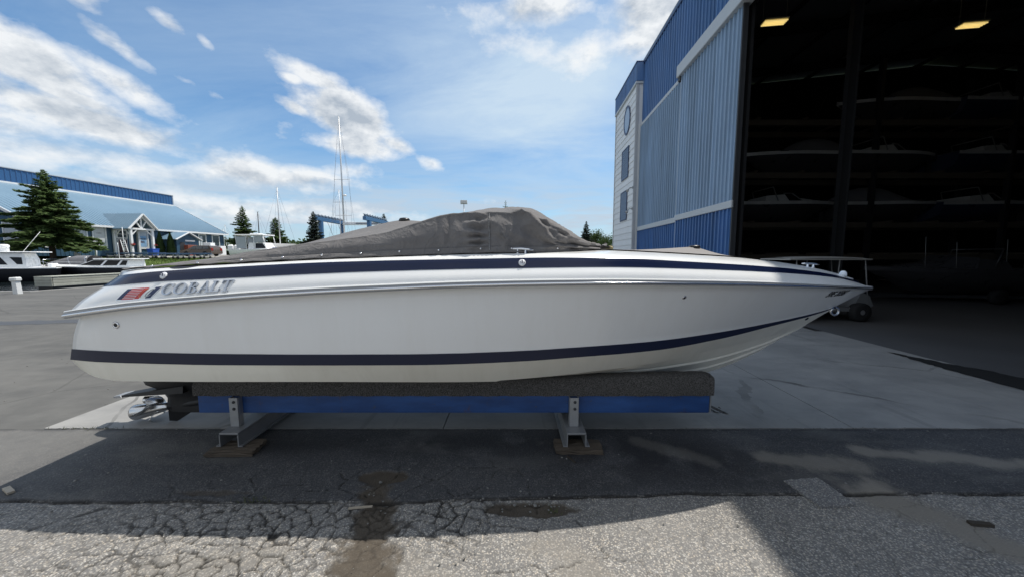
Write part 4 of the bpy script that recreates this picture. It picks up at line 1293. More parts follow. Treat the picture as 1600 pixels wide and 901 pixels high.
# hull sides, boot stripe, bottom
HU, BO = [], []
KX = [-4.2, 1.5, 1.918, 2.2, 2.441, 2.673, 2.902, 3.129, 3.362, 3.6]
KZ = [.535, .535, .542, .569, .644, .738, .847, .987, 1.118, 1.24]
for i in range(NS):
    t = TT[i]
    r, h, bt, bb, c = (AR[k][i] for k in ('rail', 'hulltop', 'boot_top', 'boot_bot', 'chine'))
    lip_ = np.array([r[0], r[1] + .012 * (t < 1), r[2] - .022])
    side = [lip_]
    for q in np.linspace(0, 1, 9):
        p = h * (1 - q) + bt * q
        p[1] += (.035 * max(0, (t - .45) / .55) * (1 - t) * 3 - .012 * (1 - t)) * math.sin(math.pi * q)
        side.append(p)
    side.append((bt + bb) / 2)
    HU.append(side)
    kx = -4.02 + t * (3.40 + 4.02)
    k_ = np.array([kx, 0.0, min(float(np.interp(kx, KX, KZ)), c[2] - .0)])
    row = [(bt + bb) / 2, bb, c]
    ci = c.copy()
    ci[1] = c[1] * .955
    ci[2] -= .004
    row.append(ci)
    pan = lambda f: ci * (1 - f) + k_ * f
    for f in (.36, .68):
        p = pan(f)
        w = min(.030, .5 * abs(p[1]))
        drop = w * .8
        a0 = p.copy()
        a1 = p.copy()
        a1[2] -= drop
        a2 = pan(f + .0)
        a2 = a1.copy()
        a2[1] += w
        a2[2] = min(a2[2], pan(min(1, f + w / max(.05, abs(c[1]))))[2])
        row += [pan(f - .16), a0, a1, a2]
    row += [pan(.86), k_]
    BO.append(row)
for nm, rows, mt, cap in (('hull', HU, M_GEL, True), ('hull_bottom', BO, M_CREAM, True)):
    m = MB()
    m.smooth = nm == 'hull'
    for s in (0, 1):
        rr = [[tuple(p) for p in r] for r in rows]
        m.grid(off(mirror(rr) if s else rr))
    m.smooth = False
    m.poly([(p[0], p[1] + YC, p[2]) for p in rows[0]] + [(p[0], YC - p[1], p[2]) for p in rows[0][::-1]])
    o = m.build(nm, mt, boat, world=True, weld=True)
    if nm == 'hull':
        hull = o
    else:
        hbot = o
        for p in o.data.polygons:
            p.use_smooth = len(p.vertices) == 4
        o.data.set_sharp_from_angle(angle=R(14))
for s in (1, -1):
    m = MB()
    m.smooth = True
    rr = []
    for i in range(NS):
        bt, bb = AR['boot_top'][i], AR['boot_bot'][i]
        rr.append([tuple((bt * (1 - q) + bb * q) + np.array([-.002 * (i == 0), -.004, 0])) for q in (0, .25, .5, .75, 1)])
    m.grid(off(rr if s > 0 else mirror(rr)))
    m.build('waterline_stripe', M_BOOT, boat, world=True)

# rub rail: rubber base with a half-round steel insert, stern - bow - stern
path = [tuple(p) for p in AR['rail']] + [(p[0], -p[1], p[2]) for p in AR['rail'][-2::-1]]


def sweep_rail(name, sec, mat):
    P = []
    n = len(path)
    for i, p in enumerate(path):
        q0, q1 = Vector(path[max(0, i - 1)]), Vector(path[min(n - 1, i + 1)])
        d = (q1 - q0)
        o_ = Vector((d.y, -d.x, 0)).normalized()
        t = TT[i] if i < NS else TT[n - 1 - i]
        sc = .82 - .32 * t
        P.append([(p[0] + o_.x * u * sc, p[1] + YC + o_.y * u * sc, p[2] + v * sc) for u, v in sec])
    m = MB()
    m.smooth = True
    idx = m.grid([[*r, r[0]] for r in P])
    m.smooth = False
    m.poly(P[0])
    m.poly(P[-1])
    o = m.build(name, mat, boat, world=True, weld=True)
    o.data.set_sharp_from_angle(angle=R(40))
    return o


rail_o = sweep_rail('rub_rail', [(-.03, .018), (.022, .016), (.030, .006), (.030, -.038), (.020, -.048), (-.03, -.045)], M_RUB)
sweep_rail('rail_insert', [(.028, -.004)] + [(.028 + .017 * math.cos(a), -.018 + .016 * math.sin(a)) for a in np.linspace(1.2, -1.2, 7)] + [(.028, -.034)], M_CHROME)
sweep_rail('rail_cap', [(-.02, .020), (.020, .018), (.027, .024), (.020, .034), (-.02, .038)], M_GEL)


def bvh_of(*objs):
    vs, fs = [], []
    for o in objs:
        mm = chain(o)
        b0 = len(vs)
        vs += [mm @ v.co for v in o.data.vertices]
        fs += [[b0 + i for i in p.vertices] for p in o.data.polygons]
    return BVHTree.FromPolygons(vs, fs)


BV = bvh_of(hull, deck, hbot)


def onto(x, z, lift=0.0, bv=None):
    """the boat's near side at (x, z), and its outward normal"""
    p, n, _, _ = (bv or BV).ray_cast(Vector((x, -2, z)), Vector((0, 1, 0)))
    if p is None:
        p, n, _, _ = (bv or BV).find_nearest(Vector((x, 2.9, z)))
    if n.y > 0:
        n = -n
    return p + n * lift, n


def plate(m, pts, lo, hi):
    """outline in (x, z) laid on the boat's side, from lift lo to lift hi"""
    A = [m.vert(onto(x, z, hi)[0]) for x, z in pts]
    B = [m.vert(onto(x, z, lo)[0]) for x, z in pts]
    m.face(A)
    n = len(A)
    for k in range(n):
        m.face((A[k], A[(k + 1) % n], B[(k + 1) % n], B[k]))


# the raised lettering: serif capitals drawn as outlines on a 1-high em
def arc(cx_, cy_, rx, ry, a0, a1, n=18):
    return [(cx_ + rx * math.cos(R(a0 + (a1 - a0) * k / n)), cy_ + ry * math.sin(R(a0 + (a1 - a0) * k / n))) for k in range(n + 1)]


def ring_quads(cx_, cy_, rx, ry, tx, ty, a0, a1, n=20):
    o_ = arc(cx_, cy_, rx, ry, a0, a1, n)
    i_ = arc(cx_, cy_, rx - tx, ry - ty, a0, a1, n)
    return [[o_[k], o_[k + 1], i_[k + 1], i_[k]] for k in range(n)]


T_ = .085
GL = {
    'C': (ring_quads(.48, .5, .47, .52, .17, .085, 52, 308) + [[(.70, .78), (.84, .64), (.84, .98), (.74, .92)], [(.70, .20), (.74, .08), (.86, .16), (.82, .30)]], .98),
    'O': (ring_quads(.52, .5, .50, .52, .17, .085, 0, 360, 28), 1.14),
    'B': ([[(.12, 0), (.28, 0), (.28, 1), (.12, 1)], [(0, 0), (.40, 0), (.40, T_), (0, T_)], [(0, 1 - T_), (.40, 1 - T_), (.40, 1), (0, 1)], [(.28, .50), (.45, .50), (.45, .555), (.28, .555)]]
          + ring_quads(.42, .775, .30, .225, .13, .05, -90, 90, 12) + ring_quads(.42, .27, .37, .27, .15, .05, -90, 90, 12), .88),
    'A': ([[(.10, 0), (.17, 0), (.50, .86), (.47, 1.0)], [(.47, 1.0), (.56, 1.04), (.94, 0), (.76, 0)], [(.24, .30), (.70, .30), (.68, .36), (.26, .36)], [(0, 0), (.28, 0), (.28, T_), (0, T_)], [(.66, 0), (1.04, 0), (1.04, T_), (.66, T_)]], 1.02),
    'L': ([[(.12, 0), (.28, 0), (.28, 1), (.12, 1)], [(0, 1 - T_), (.42, 1 - T_), (.42, 1), (0, 1)], [(0, 0), (.76, 0), (.76, T_), (0, T_)], [(.72, T_), (.76, T_), (.80, .30), (.75, .27)]], .80),
    'T': ([[(.38, 0), (.54, 0), (.54, 1), (.38, 1)], [(.02, .93), (.92, .93), (.92, 1), (.02, 1)], [(.24, 0), (.68, 0), (.68, T_), (.24, T_)], [(.02, .72), (.06, .72), (.10, .93), (.02, .93)], [(.88, .72), (.92, .72), (.92, .93), (.84, .93)]], .95),
}
M_LETTER = simple('letter steel', (0.50, 0.53, 0.58), 0.20, 1.0, var=.05)
X0L, Z0L, X1L, Z1L = -2.945, 1.668, -2.345, 1.704
total = sum(GL[c][1] for c in 'COBALT') - .05
ux, uz = (X1L - X0L) / total, (Z1L - Z0L) / total
HT = .086
cur = 0.0
for ch in 'COBALT':
    polys, adv = GL[ch]
    m = MB()
    for pl in polys:
        plate(m, [(X0L + ux * (cur + p[0]) + .10 * HT * p[1], Z0L + uz * (cur + p[0]) + HT * p[1]) for p in pl], -.002, .016)
    m.build('letter', M_LETTER, boat, world=True)
    cur += adv

# flag emblem, a slanted plate with five fields
E0 = [(-3.335, 1.626), (-3.265, 1.715), (-2.955, 1.738), (-3.030, 1.643)]   # low left, top left, top right, low right


def em(s, t):
    return tuple((E0[0][k] * (1 - s) + E0[3][k] * s) * (1 - t) + (E0[1][k] * (1 - s) + E0[2][k] * s) * t for k in (0, 1))


def field(s0, s1, t0, t1, mat, lift, name='emblem_field', parent=boat):
    m = MB()
    n = 6
    for k in range(n):
        a, c = t0 + (t1 - t0) * k / n, t0 + (t1 - t0) * (k + 1) / n
        plate(m, [em(s0, a), em(s1, a), em(s1, c), em(s0, c)], lift - .003, lift)
    return m.build(name, mat, parent, world=True)


M_FW = simple('emblem white', (0.72, 0.73, 0.72), .3)
M_FR = simple('emblem red', (0.50, 0.035, 0.040), .3)
M_FB = simple('emblem navy', (0.012, 0.022, 0.075), .3)
M_FO = simple('emblem orange', (0.52, 0.15, 0.06), .3)
M_FG = simple('emblem grey', (0.34, 0.36, 0.37), .3)
field(-.015, 1.01, -.05, 1.04, M_CHROME, .003, 'emblem_plate')
field(0, .985, 0, 1, M_FW, .0045)
field(0.005, .135, .02, .98, M_FB, .006)
for k in range(7):
    field(.14, .485, k / 6.6, k / 6.6 + .085, M_FR, .006, 'emblem_stripe')
field(.505, .635, .02, .98, M_FR, .006)
field(.825, .975, .02, .98, M_FB, .006)
for c_s, col_, a0, a1 in ((.640, M_FO, 80, 280), (.825, M_FG, 60, 330)):
    m = MB()
    for k in range(16):
        q = []
        for r, aa in ((.45, a0 + (a1 - a0) * k / 16), (.45, a0 + (a1 - a0) * (k + 1) / 16), (.36, a0 + (a1 - a0) * (k + 1) / 16), (.36, a0 + (a1 - a0) * k / 16)):
            q.append(em(c_s + r * .20 * math.cos(R(aa)), .5 + r * .80 * math.sin(R(aa))))
        plate(m, q, .004, .008)
    m.build('emblem_ring', col_, boat, world=True)

# registration number near the bow
fc = bpy.data.curves.new('registration_number', 'FONT')
fc.body = '59E 20387'
fc.size = .092
fc.shear = .38
fc.offset = .0020
fo = bpy.data.objects.new('registration_number', fc)
COL.objects.link(fo)
dg = bpy.context.evaluated_depsgraph_get()
tm = bpy.data.meshes.new_from_object(fo.evaluated_get(dg))
COL.objects.unlink(fo)
bpy.data.objects.remove(fo)
wmax = max(v.co.x for v in tm.vertices)
m = MB()
inv_sc = .36 / wmax
for p in tm.polygons:
    m.poly([onto(3.325 + tm.vertices[i].co.x * inv_sc, 1.562 + tm.vertices[i].co.y * .92 + .02 * tm.vertices[i].co.x, .0035)[0] for i in p.vertices])
m.build('registration_number', simple('number ink', (0.006, 0.007, 0.012), .8, spec=.1), boat, world=True)

# fittings
for x, z in ((-2.99, 1.826), (.086, 1.935)):
    p, n = onto(x, z)
    f = MB().lathe([(.031, 0), (.031, .006), (.026, .011), (.0, .012)], p, n, 20).build('filler_cap', simple('cap white', (0.75, 0.76, 0.78), .25), boat, world=True)
    q, n = onto(x, z, .014)
    MB().beam(q + Vector((0, 0, -.018)), q + Vector((0, 0, .018)), .008, .004, n).beam(q + Vector((.014, 0, -.012)), q + Vector((.018, 0, .002)), .006, .004, n).beam(q + Vector((-.018, 0, .0)), q + Vector((-.012, 0, .004)), .006, .004, n).build('cap_reflection', M_FB, f, world=True)  # dark bars painted on the cap as its reflections
for x, z, r in ((1.555, 1.625, .019), (-3.42, 1.405, .030)):
    p, n = onto(x, z)
    f = MB().lathe([(r, -.002), (r, .006), (r * .75, .010), (r * .5, .008), (r * .45, -.006)], p, n, 20).build('through_hull', M_CHROME, boat, world=True)
    q, _ = onto(x, z, .0085)
    MB().lathe([(r * .52, 0), (r * .5, .001), (0, .001)], q, n, 14).build('drain_hole', M_BLACK, f, world=True)
p, n = onto(3.365, 1.285)
MB().lathe([(.022, -.004), (.022, .006), (.012, .010), (0, .010)], p, n, 8).build('transducer', M_BLACK, boat, world=True)
m = MB()
m.tube([(3.80 + .046 * math.cos(a), YC, 1.352 + .046 * math.sin(a)) for a in np.linspace(0, 6.283, 19)[:-1]], .011, 8, closed=True)
m.tube([(3.72, YC, 1.40), (3.79, YC, 1.385)], .02, 8)
m.build('bow_eye', M_CHROME, boat, world=True)


def cleat(x, offc, ang=0.0):
    p, n, _, _ = BV.ray_cast(Vector((x, YC + offc, 3)), Vector((0, 0, -1)))
    d = Vector((math.cos(ang), math.sin(ang), -.04))
    m = MB()
    for s in (-.035, .035):
        m.lathe([(.017, -.004), (.012, .006), (.009, .030), (.010, .040)], p + d * s, (0, 0, 1), 10)
    m.tube([p + d * t + Vector((0, 0, .040 - .006 * abs(t) / .1)) for t in (-.105, -.06, 0, .06, .105)], [.007, .011, .012, .011, .007], 8)
    m.build('cleat', M_CHROME, boat, world=True)


cleat(.085, -.962)
cleat(.085, .962)
cleat(3.26, -.25, .12)
cleat(-3.2, .84)
p, n, _, _ = BV.ray_cast(Vector((3.755, YC - .11, 3)), Vector((0, 0, -1)))
MB().lathe([(.035, -.01), (.035, .012), (.030, .034), (.018, .048), (.0, .052)], p, (0, 0, 1), 14).build('bow_light', simple('lamp white', (0.75, 0.8, 0.85), .2), boat, world=True)
m = MB()
P = []
for k in range(17):
    t = k / 16
    x = -3.03 + .285 * t
    h = .027 * math.sin(math.pi * t) ** .5
    row = []
    for q in np.linspace(-1, 1, 5):
        pt, n = onto(x, 1.897 + .016 * t + h * q * .8, .004 + .004 * (1 - q * q))
        row.append(pt)
    P.append(row)
m.grid(P)
gr = m.build('air_vent', M_BLACK, boat, world=True)
m = MB()
for t in (.42, .68, .75):
    pt, n = onto(-3.03 + .285 * t, 1.905, .012)
    m.lathe([(.006, 0), (.005, .005), (0, .007)], pt, n, 8)
m.build('vent_screw', M_CHROME, gr, world=True)

# ------------------------------------------------------------------ stern drive
DX = lambda u: (u - 800) * .007455
DZ = lambda v: 2 - (v - 399) * .007455
dr = MB()
dr.hexa([(-4.70, YC - .06, .325), (-3.80, YC - .17, .42), (-3.80, YC + .17, .42), (-4.70, YC + .06, .325), (-4.68, YC - .06, .345), (-3.80, YC - .16, .50), (-3.80, YC + .16, .50), (-4.68, YC + .06, .345)])
ant = dr.build('cavitation_plate', M_BLACK, boat, world=True)
MB().hexa([(-4.725, YC - .065, .318), (-4.61, YC - .085, .330), (-4.61, YC + .085, .330), (-4.725, YC + .065, .318), (-4.725, YC - .065, .340), (-4.63, YC - .08, .356), (-4.63, YC + .08, .356), (-4.725, YC + .065, .340)]).build('trim_tab', simple('zinc tab', (0.42, 0.43, 0.45), .4, .6), ant, world=True)
dr = MB()
dr.smooth = True
P = []
for z, xa, xb, th in ((.15, -4.12, -3.40, .075), (.22, -4.15, -3.42, .07), (.31, -4.14, -3.46, .065), (.40, -4.19, -3.42, .085), (.48, -4.36, -3.40, .14), (.62, -4.42, -3.40, .17), (.86, -4.36, -3.42, .15)):
    ring = []
    for k in range(16):
        a = 2 * math.pi * k / 16
        cx_ = (xa + xb) / 2
        ring.append((cx_ + (xb - xa) / 2 * math.copysign(abs(math.cos(a)) ** .8, math.cos(a)), YC + th * math.copysign(abs(math.sin(a)) ** .8, math.sin(a)), z))
    P.append(ring + [ring[0]])
dr.grid(P)
dr.build('drive_leg', M_BLACK, boat, world=True)
MB().lathe([(.045, -.02), (.060, .1), (.075, .3), (.07, .5), (.05, .64), (.0, .70)], (-4.11, YC, .202), (.985, 0, .15), 20).build('gearcase', M_BLACK, boat, world=True)
MB().hexa([(-4.145, YC - .008, .016), (-4.05, YC - .008, .012), (-4.05, YC + .008, .012), (-4.145, YC + .008, .016), (-4.12, YC - .035, .20), (-3.72, YC - .035, .22), (-3.72, YC + .035, .22), (-4.12, YC + .035, .20)]).build('skeg', M_BLACK, boat, world=True)
M_PROP = simple('propeller steel', (0.66, 0.655, 0.65), 0.24, 1.0, var=.25, scale=8)
pr = MB().lathe([(.060, -.005), (.090, 0), (.093, .02), (.078, .16), (.052, .36), (.044, .43), (.03, .43), (.05, .02)], (-4.545, YC, .118), (.982, 0, .19), 24, caps=False).build('propeller', M_PROP, boat, world=True)
for k in range(4):
    m = MB()
    m.smooth = True
    P = []
    for i in range(8):
        r = .068 + (.200 - .068) * i / 7
        w = math.radians(40) * math.sin(math.pi * (.22 + .74 * i / 7)) ** .7
        row = []
        for j in range(9):
            s = -1 + j / 4
            a = R(62 + 90 * k) + s * w + .35 * (i / 7)
            row.append((-4.315 - s * .085 * (1 - .35 * i / 7) - .05 * (i / 7), YC + r * .80 * math.cos(a), .163 + r * .76 * math.sin(a)))
        P.append(row)
    m.grid(P)
    bl = m.build('blade', M_PROP, pr, world=True)
    md = bl.modifiers.new('thickness', 'SOLIDIFY')
    md.thickness = .005

# ================================================================== COVERS
g = NG('grey canvas cover', 0.92, spec=0.15)
n = g.noise(1.6, 6, 0.65, dist=0.3)
s_ = g.noise(3.2, 4, 0.6, vec=g.coord((1.0, 1, .35)))
c = g.mix(g.math('MULTIPLY_ADD', n, 1.8, -0.4, clamp=True), (0.140, 0.133, 0.131), (0.205, 0.195, 0.190))
c = g.mix(g.math('MULTIPLY', g.math('MULTIPLY_ADD', s_, 3, -1.5, clamp=True), .3), c, (0.16, 0.16, 0.165))
g.color(c)
rg = g.math('ABSOLUTE', g.math('SUBTRACT', g.noise(5.5, 4, 0.55, vec=g.coord((1, 1, .8), (.5, .6, 0)), dist=1.2), 0.5))
rg = g.math('POWER', g.math('SUBTRACT', 1.0, g.math('MULTIPLY', rg, 2.2), clamp=True), 6.0)
hh = g.math('ADD', g.math('MULTIPLY', rg, 2.6), g.math('MULTIPLY', g.noise(14, 5, 0.6, dist=.6), 1.2))
g.bump(hh, 0.26, 0.010)
g.b.inputs['Sheen Weight'].default_value = 0.1
M_COVER = g.m
cov_ = empty('boat_cover', (-1.2, YC, 1.9), 0, 'grey canvas mooring cover stretched over the cockpit and windshield', 'cover')
q_t = np.linspace(0, 1, 190)
CV = {k: np.stack([np.interp(q_t, TT, AR[k][:, j]) for j in range(3)], 1) for k in ('hem', 'shoulder', 'ridge')}
rows = []
rsw = np.random.RandomState(1)
for i, t in enumerate(q_t):
    h, s, r = CV['hem'][i], CV['shoulder'][i], CV['ridge'][i]
    s = s.copy()
    e = s - h
    fold = h + e * min(.22, .045 / max(.02, abs(e[2])))
    s1 = h * .55 + s * .45
    s1[1] += -.02 * min(1, abs(e[2]) / .3)
    s1[2] += .012 * min(1, abs(e[2]) / .3)
    wnd = smooth(-.75, -.25, h[0]) * (1 - smooth(.5, 1.0, h[0]))
    s2 = s * .62 + r * .38
    s2[2] -= .016 * (1 - wnd)
    s2[2] += .02 * wnd
    sa, sb_ = s + (s1 - s) * .10, s + (s2 - s) * .10
    rows.append(section([h, fold, s1, sa, s, sb_, s2, r], [4, 10, 9, 3, 3, 7, 8]))
CG = np.array(rows)
acr = np.linspace(0, 1, CG.shape[1])[None, :].repeat(len(q_t), 0)
XX = CG[..., 0]
nn = np.cross(np.gradient(CG, axis=0), np.gradient(CG, axis=1))
nn /= np.maximum(1e-9, np.linalg.norm(nn, axis=2, keepdims=True))
nn[nn[..., 2] < -.2] *= -1
nn[(nn[..., 1] > 0.3)] *= -1
up_ = acr * .6
inner = smooth(0.0, .12, acr) * (1 - .6 * smooth(.55, .8, acr))
W1 = .014 * (fbm(XX * 2.2 + up_ * 1.6, up_ * 4 - XX * .6, 51, 3) - .5)
ridged = 1 - np.abs(2 * fbm(XX * 5 + up_ * 6, up_ * 5 - XX * 2.2, 52, 3) - 1)
W2 = .048 * (ridged ** 4 - .3) * (.10 + .9 * smooth(-.6, .1, XX))
ruf = .034 * np.sin(up_ * 95 + 5 * fbm(XX * 9, up_ * 9, 53)) * np.exp(-((XX + .31) / .075) ** 2) * smooth(.05, .12, acr) * (1 - smooth(.45, .55, acr))
folds = .030 * np.sin(30 * (up_ * 1.15 - .22 * XX) + 4 * fbm(XX * 3, up_ * 3, 54)) * smooth(.28, .6, XX) * (1 - smooth(.45, .7, acr))
diag = .020 * np.sin(26 * (XX * .75 + up_ * 1.1) + 5 * fbm(XX * 4, up_ * 4, 55)) * smooth(-.05, .12, XX) * (1 - smooth(.3, .5, XX)) * smooth(.1, .3, acr) * (1 - smooth(.5, .62, acr))
sagn = .014 * np.exp(-((XX + .58) / .10) ** 2) * np.sin(XX * 60) * smooth(.1, .3, acr) * (1 - smooth(.4, .6, acr))
hemw = .004 * np.sin(XX * 24) * (1 - smooth(0, .1, acr))
lip2 = .007 * (1 - smooth(.095, .115, acr))
DSP = (W1 + W2 + ruf + folds + diag + sagn) * inner + hemw + lip2
CG = CG + nn * DSP[..., None]
full = [[*r, *[(p[0], -p[1], p[2]) for p in r[-2::-1]]] for r in CG.tolist()]
m = MB()
m.smooth = True
m.grid(off(full))
co = m.build('canvas', M_COVER, cov_, world=True, weld=True)
md = co.modifiers.new('thickness', 'SOLIDIFY')
md.thickness, md.offset = .004, 1
CB = bvh_of(co)


def ribbon(m, pts, w, lift):
    L_, R_ = [], []
    for i, (p, n) in enumerate(pts):
        d = (pts[min(i + 1, len(pts) - 1)][0] - pts[max(0, i - 1)][0]).normalized()
        s = d.cross(n).normalized() * w / 2
        L_.append(p + s + n * lift)
        R_.append(p - s + n * lift)
    m.grid([L_, R_])


pts = []
for z in np.linspace(2.045, 2.372, 30):
    p, n = onto(-.205 + .02 * (2.37 - z), z, 0, CB)
    pts.append((p, n))
m = MB()
m.smooth = True
ribbon(m, pts, .014, .009)
m.build('seam', simple('seam tape', (0.11, 0.107, 0.108), .8), cov_, world=True)
m = MB()
for k in range(len(pts) - 1):
    p, n = pts[k]
    for s in (0, .5):
        q = p.lerp(pts[k + 1][0], s)
        m.lathe([(.0035, .010), (.003, .013), (0, .014)], q, n, 5)
m.build('stitching', simple('thread', (0.4, 0.4, 0.4), .7), cov_, world=True)
pts = []
for x in np.linspace(-3.35, .55, 90):
    i = int(np.argmin(np.abs(CG[:, 5, 0] - x)))
    p = Vector((CG[i, 5, 0], CG[i, 5, 1] + YC, CG[i, 5, 2]))
    n = Vector(nn[i, 5].tolist())
    pts.append((p, n if n.y < 0 else -n))
m = MB()
m.smooth = True
ribbon(m, pts, .008, .0075)
m.build('hem_tape', simple('hem tape', (0.12, 0.115, 0.115), .8), cov_, world=True)
for x in (-3.20, -2.78, -2.40, -2.02, -1.67, -1.335, -.985, -.635, -.285, -.012, .43):
    i = int(np.argmin(np.abs(CG[:, 3, 0] - x)))
    p = Vector((CG[i, 3, 0], CG[i, 3, 1] + YC, CG[i, 3, 2]))
    n = Vector((0, -.93, .36))
    MB().lathe([(.0105, -.003), (.0105, .005), (.007, .010), (0, .012)], p + n * .006, n, 12).build('snap', M_CHROME, cov_, world=True)
M_PUCK = simple('black plastic vent', (0.012, 0.012, 0.013), .4)
MB().lathe([(.062, -.02), (.062, .004), (.05, .020), (.02, .026), (0, .026)], (-1.2355, YC, 2.402), (0, 0, 1), 20).build('cover_vent', M_PUCK, cov_, world=True)
for p, q in (((.86, -.34, 2.10), (1.10, -.10, 2.10)), ((.98, -.25, 2.105), (1.13, -.02, 2.085))):
    MB().beam((p[0], p[1] + YC, p[2]), (q[0], q[1] + YC, q[2]), .03, .008).build('strap', simple('strap web', (0.06, 0.06, 0.065), .8), cov_, world=True)
MB().lathe([(.035, 0), (.04, .03), (.03, .05), (0, .055)], (1.125, YC - .02, 2.055), (0, 0, 1), 8).build('buckle', simple('straw rope', (0.40, 0.34, 0.18), .8), cov_, world=True)

bc = empty('bow_cover', (1.75, YC, 2.0), 0, 'low grey canvas tent over the bow seating with a black vent on top', 'cover')
P = []
pk = 2.11
ztop = 2.098
for i in range(25):
    a = 2 * math.pi * i / 24
    row = []
    ex, ey = 1.72 + .98 * math.cos(a), .50 * math.sin(a) * (1 - .25 * math.cos(a))
    hit = BV.ray_cast(Vector((ex, YC + ey, 3)), Vector((0, 0, -1)))[0]
    zb = hit.z + .006
    for k in range(11):
        f = k / 10
        x, y = ex + (pk - ex) * f, ey * (1 - f)
        z0 = BV.ray_cast(Vector((x, YC + y, 3)), Vector((0, 0, -1)))[0].z
        row.append((x, YC + y, max(z0 + .012, zb + (ztop - zb) * f - .018 * math.sin(math.pi * f) + .003 * math.sin(9 * a + 4 * f))))
    P.append(row)
m = MB()
m.smooth = True
m.grid(P)
m.build('canvas', simple('pale grey canvas', (0.25, 0.235, 0.225), .92, var=.12, scale=4, bump=.3, bscale=30), bc, world=True, weld=True)
MB().lathe([(.062, -.02), (.062, .003), (.05, .014), (0, .018)], (pk, YC, ztop), (0, 0, 1), 20).build('cover_vent', M_PUCK, bc, world=True)

# ================================================================== STAND
g = NG('bunk carpet', 1.0, spec=0.05)
v1, v2 = g.noise(95, 4, 0.85), g.noise(12, 4, 0.6)
g.color(g.mix(g.math('MULTIPLY_ADD', v1, 3.2, -1.2, clamp=True), (0.025, 0.024, 0.023), (0.19, 0.18, 0.17)))
g.bump(v1, 0.9, 0.008)
M_CARPET = g.m
M_BEAM = simple('blue painted beam', (0.014, 0.058, 0.205), .5, var=.28, scale=2.2, bump=.25, bscale=14)
g = NG('blue painted beam', 0.5)
n = g.noise(2.2, 6, 0.65, vec=g.coord((.5, 1, 2)))
c = g.mix(g.math('MULTIPLY_ADD', n, 2, -.5, clamp=True), (0.006, 0.030, 0.115), (0.026, 0.10, 0.31))
ch = g.math('MULTIPLY_ADD', g.noise(26, 6, 0.75, vec=g.coord((.45, 1, 1))), 14, -8.7, clamp=True)
c = g.mix(ch, c, (0.075, 0.07, 0.068))
rs_ = g.math('MULTIPLY_ADD', g.noise(6, 6, 0.7, vec=g.coord((1, 1, .5))), 9, -5.5, clamp=True)
c = g.mix(g.math('MULTIPLY', rs_, .7), c, (0.10, 0.045, 0.022))
g.color(c)
g.bump(g.math('ADD', g.noise(14, 5, .6), g.math('MULTIPLY', ch, -.6)), .35, .006)
M_BEAM = g.m
M_GALV = simple('galvanised steel', (0.36, 0.37, 0.38), .45, .55, var=.22, scale=6, bump=.12, bscale=40)
M_GALVD = simple('weathered steel', (0.27, 0.275, 0.28), .5, .4, var=.3, scale=5, bump=.15, bscale=40)
M_TIMB = simple('old timber', (0.085, 0.066, 0.048), .85, var=.35, scale=7, bump=.6, bscale=22)
stn = empty('boat_stand', (-.55, YC, .06), 0, 'blue steel boat stand with carpeted bunks under the white motorboat', 'boat stand')
for s in (-1, 1):
    y0 = YC + s * .48
    ya, yb = (3.62, 3.70) if s < 0 else (4.50, 4.58)
    MB().bbox(-3.345, 2.105, ya, yb, .330, .540, .006).build('bunk_beam', M_BEAM, stn, world=True)
    # carpet wrapped over the beam, uneven along its length
    sec = []
    N_ = 120
    m = MB()
    P = []
    for i in range(N_ + 1):
        t = i / N_
        x = -3.375 + (2.135 + 3.375) * t
        e = .028 * (smooth(.985, 1, t) if t > .5 else 1 - smooth(0, .01, t))
        zt = .690 + .062 * smooth(.45, 1.0, t) - e + .002 * math.sin(i * 1.7)
        zb = .524 + .003 * math.sin(i * .9) + .002 * math.sin(i * 2.3) + .004 * smooth(.9, 1, t)
        oi = -1 if s < 0 else 1
        c_ = (ya + yb) / 2
        pr_ = [(-.062, zb), (-.064, zb + .05), (-.060, zt - .025), (-.045, zt - .004), (.04, zt + .012), (.062, zt), (.064, zb + .04), (.062, zb)]
        P.append([(x, c_ - oi * q * -1 if s > 0 else c_ + q, z) for q, z in pr_])
    m.smooth = True
    m.grid([[*r, r[0]] for r in P])
    m.smooth = False
    m.poly(P[0])
    m.poly(P[-1])
    o = m.build('bunk_carpet', M_CARPET, stn, world=True, weld=True)
    o.data.set_sharp_from_angle(angle=R(50))
    MB().box(2.107, 2.119, ya - .004, yb + .004, .335, .540).build('end_cap', M_GALVD, stn, world=True)
    for xp in (-2.915, .652):
        yo = ya - .066 if s < 0 else yb + .066
        yi = ya - .004 if s < 0 else yb + .004
        m = MB()
        m.bbox(xp - .045, xp + .045, min(yo, yo - s * -.0) - .003 * (s < 0), yo + .010, .212, .522, .002)
        for sx in (-1, 1):
            m.box(xp + sx * .045 - .004, xp + sx * .045 + .004, min(yo + .011, yi), max(yo + .011, yi), .212, .520)
        po = m.build('post', M_GALV, stn, world=True)
        for z in (.405, .478):
            MB().lathe([(.017, 0), (.017, .004), (.011, .004), (.011, .013), (0, .014)], (xp + .006, yo - .003 if s < 0 else yo + .010, z), (0, s, 0), 6).build('bolt', M_DARKST, po, world=True)
for xp in (-2.88, .657):
    m = MB()
    m.bbox(xp - .098, xp + .098, 3.42, 4.78, .188, .210, .003)
    for sx in (-1, 1):
        m.box(xp + sx * .094 - .006, xp + sx * .094 + .006, 3.42, 4.78, .062, .187)
        m.box(xp + sx * .100, xp + sx * .135, 3.42, 4.78, .062, .074)
    m.box(xp - .087, xp + .087, 3.70, 3.712, .09, .187)
    m.build('cross_beam', M_GALVD, stn, world=True)


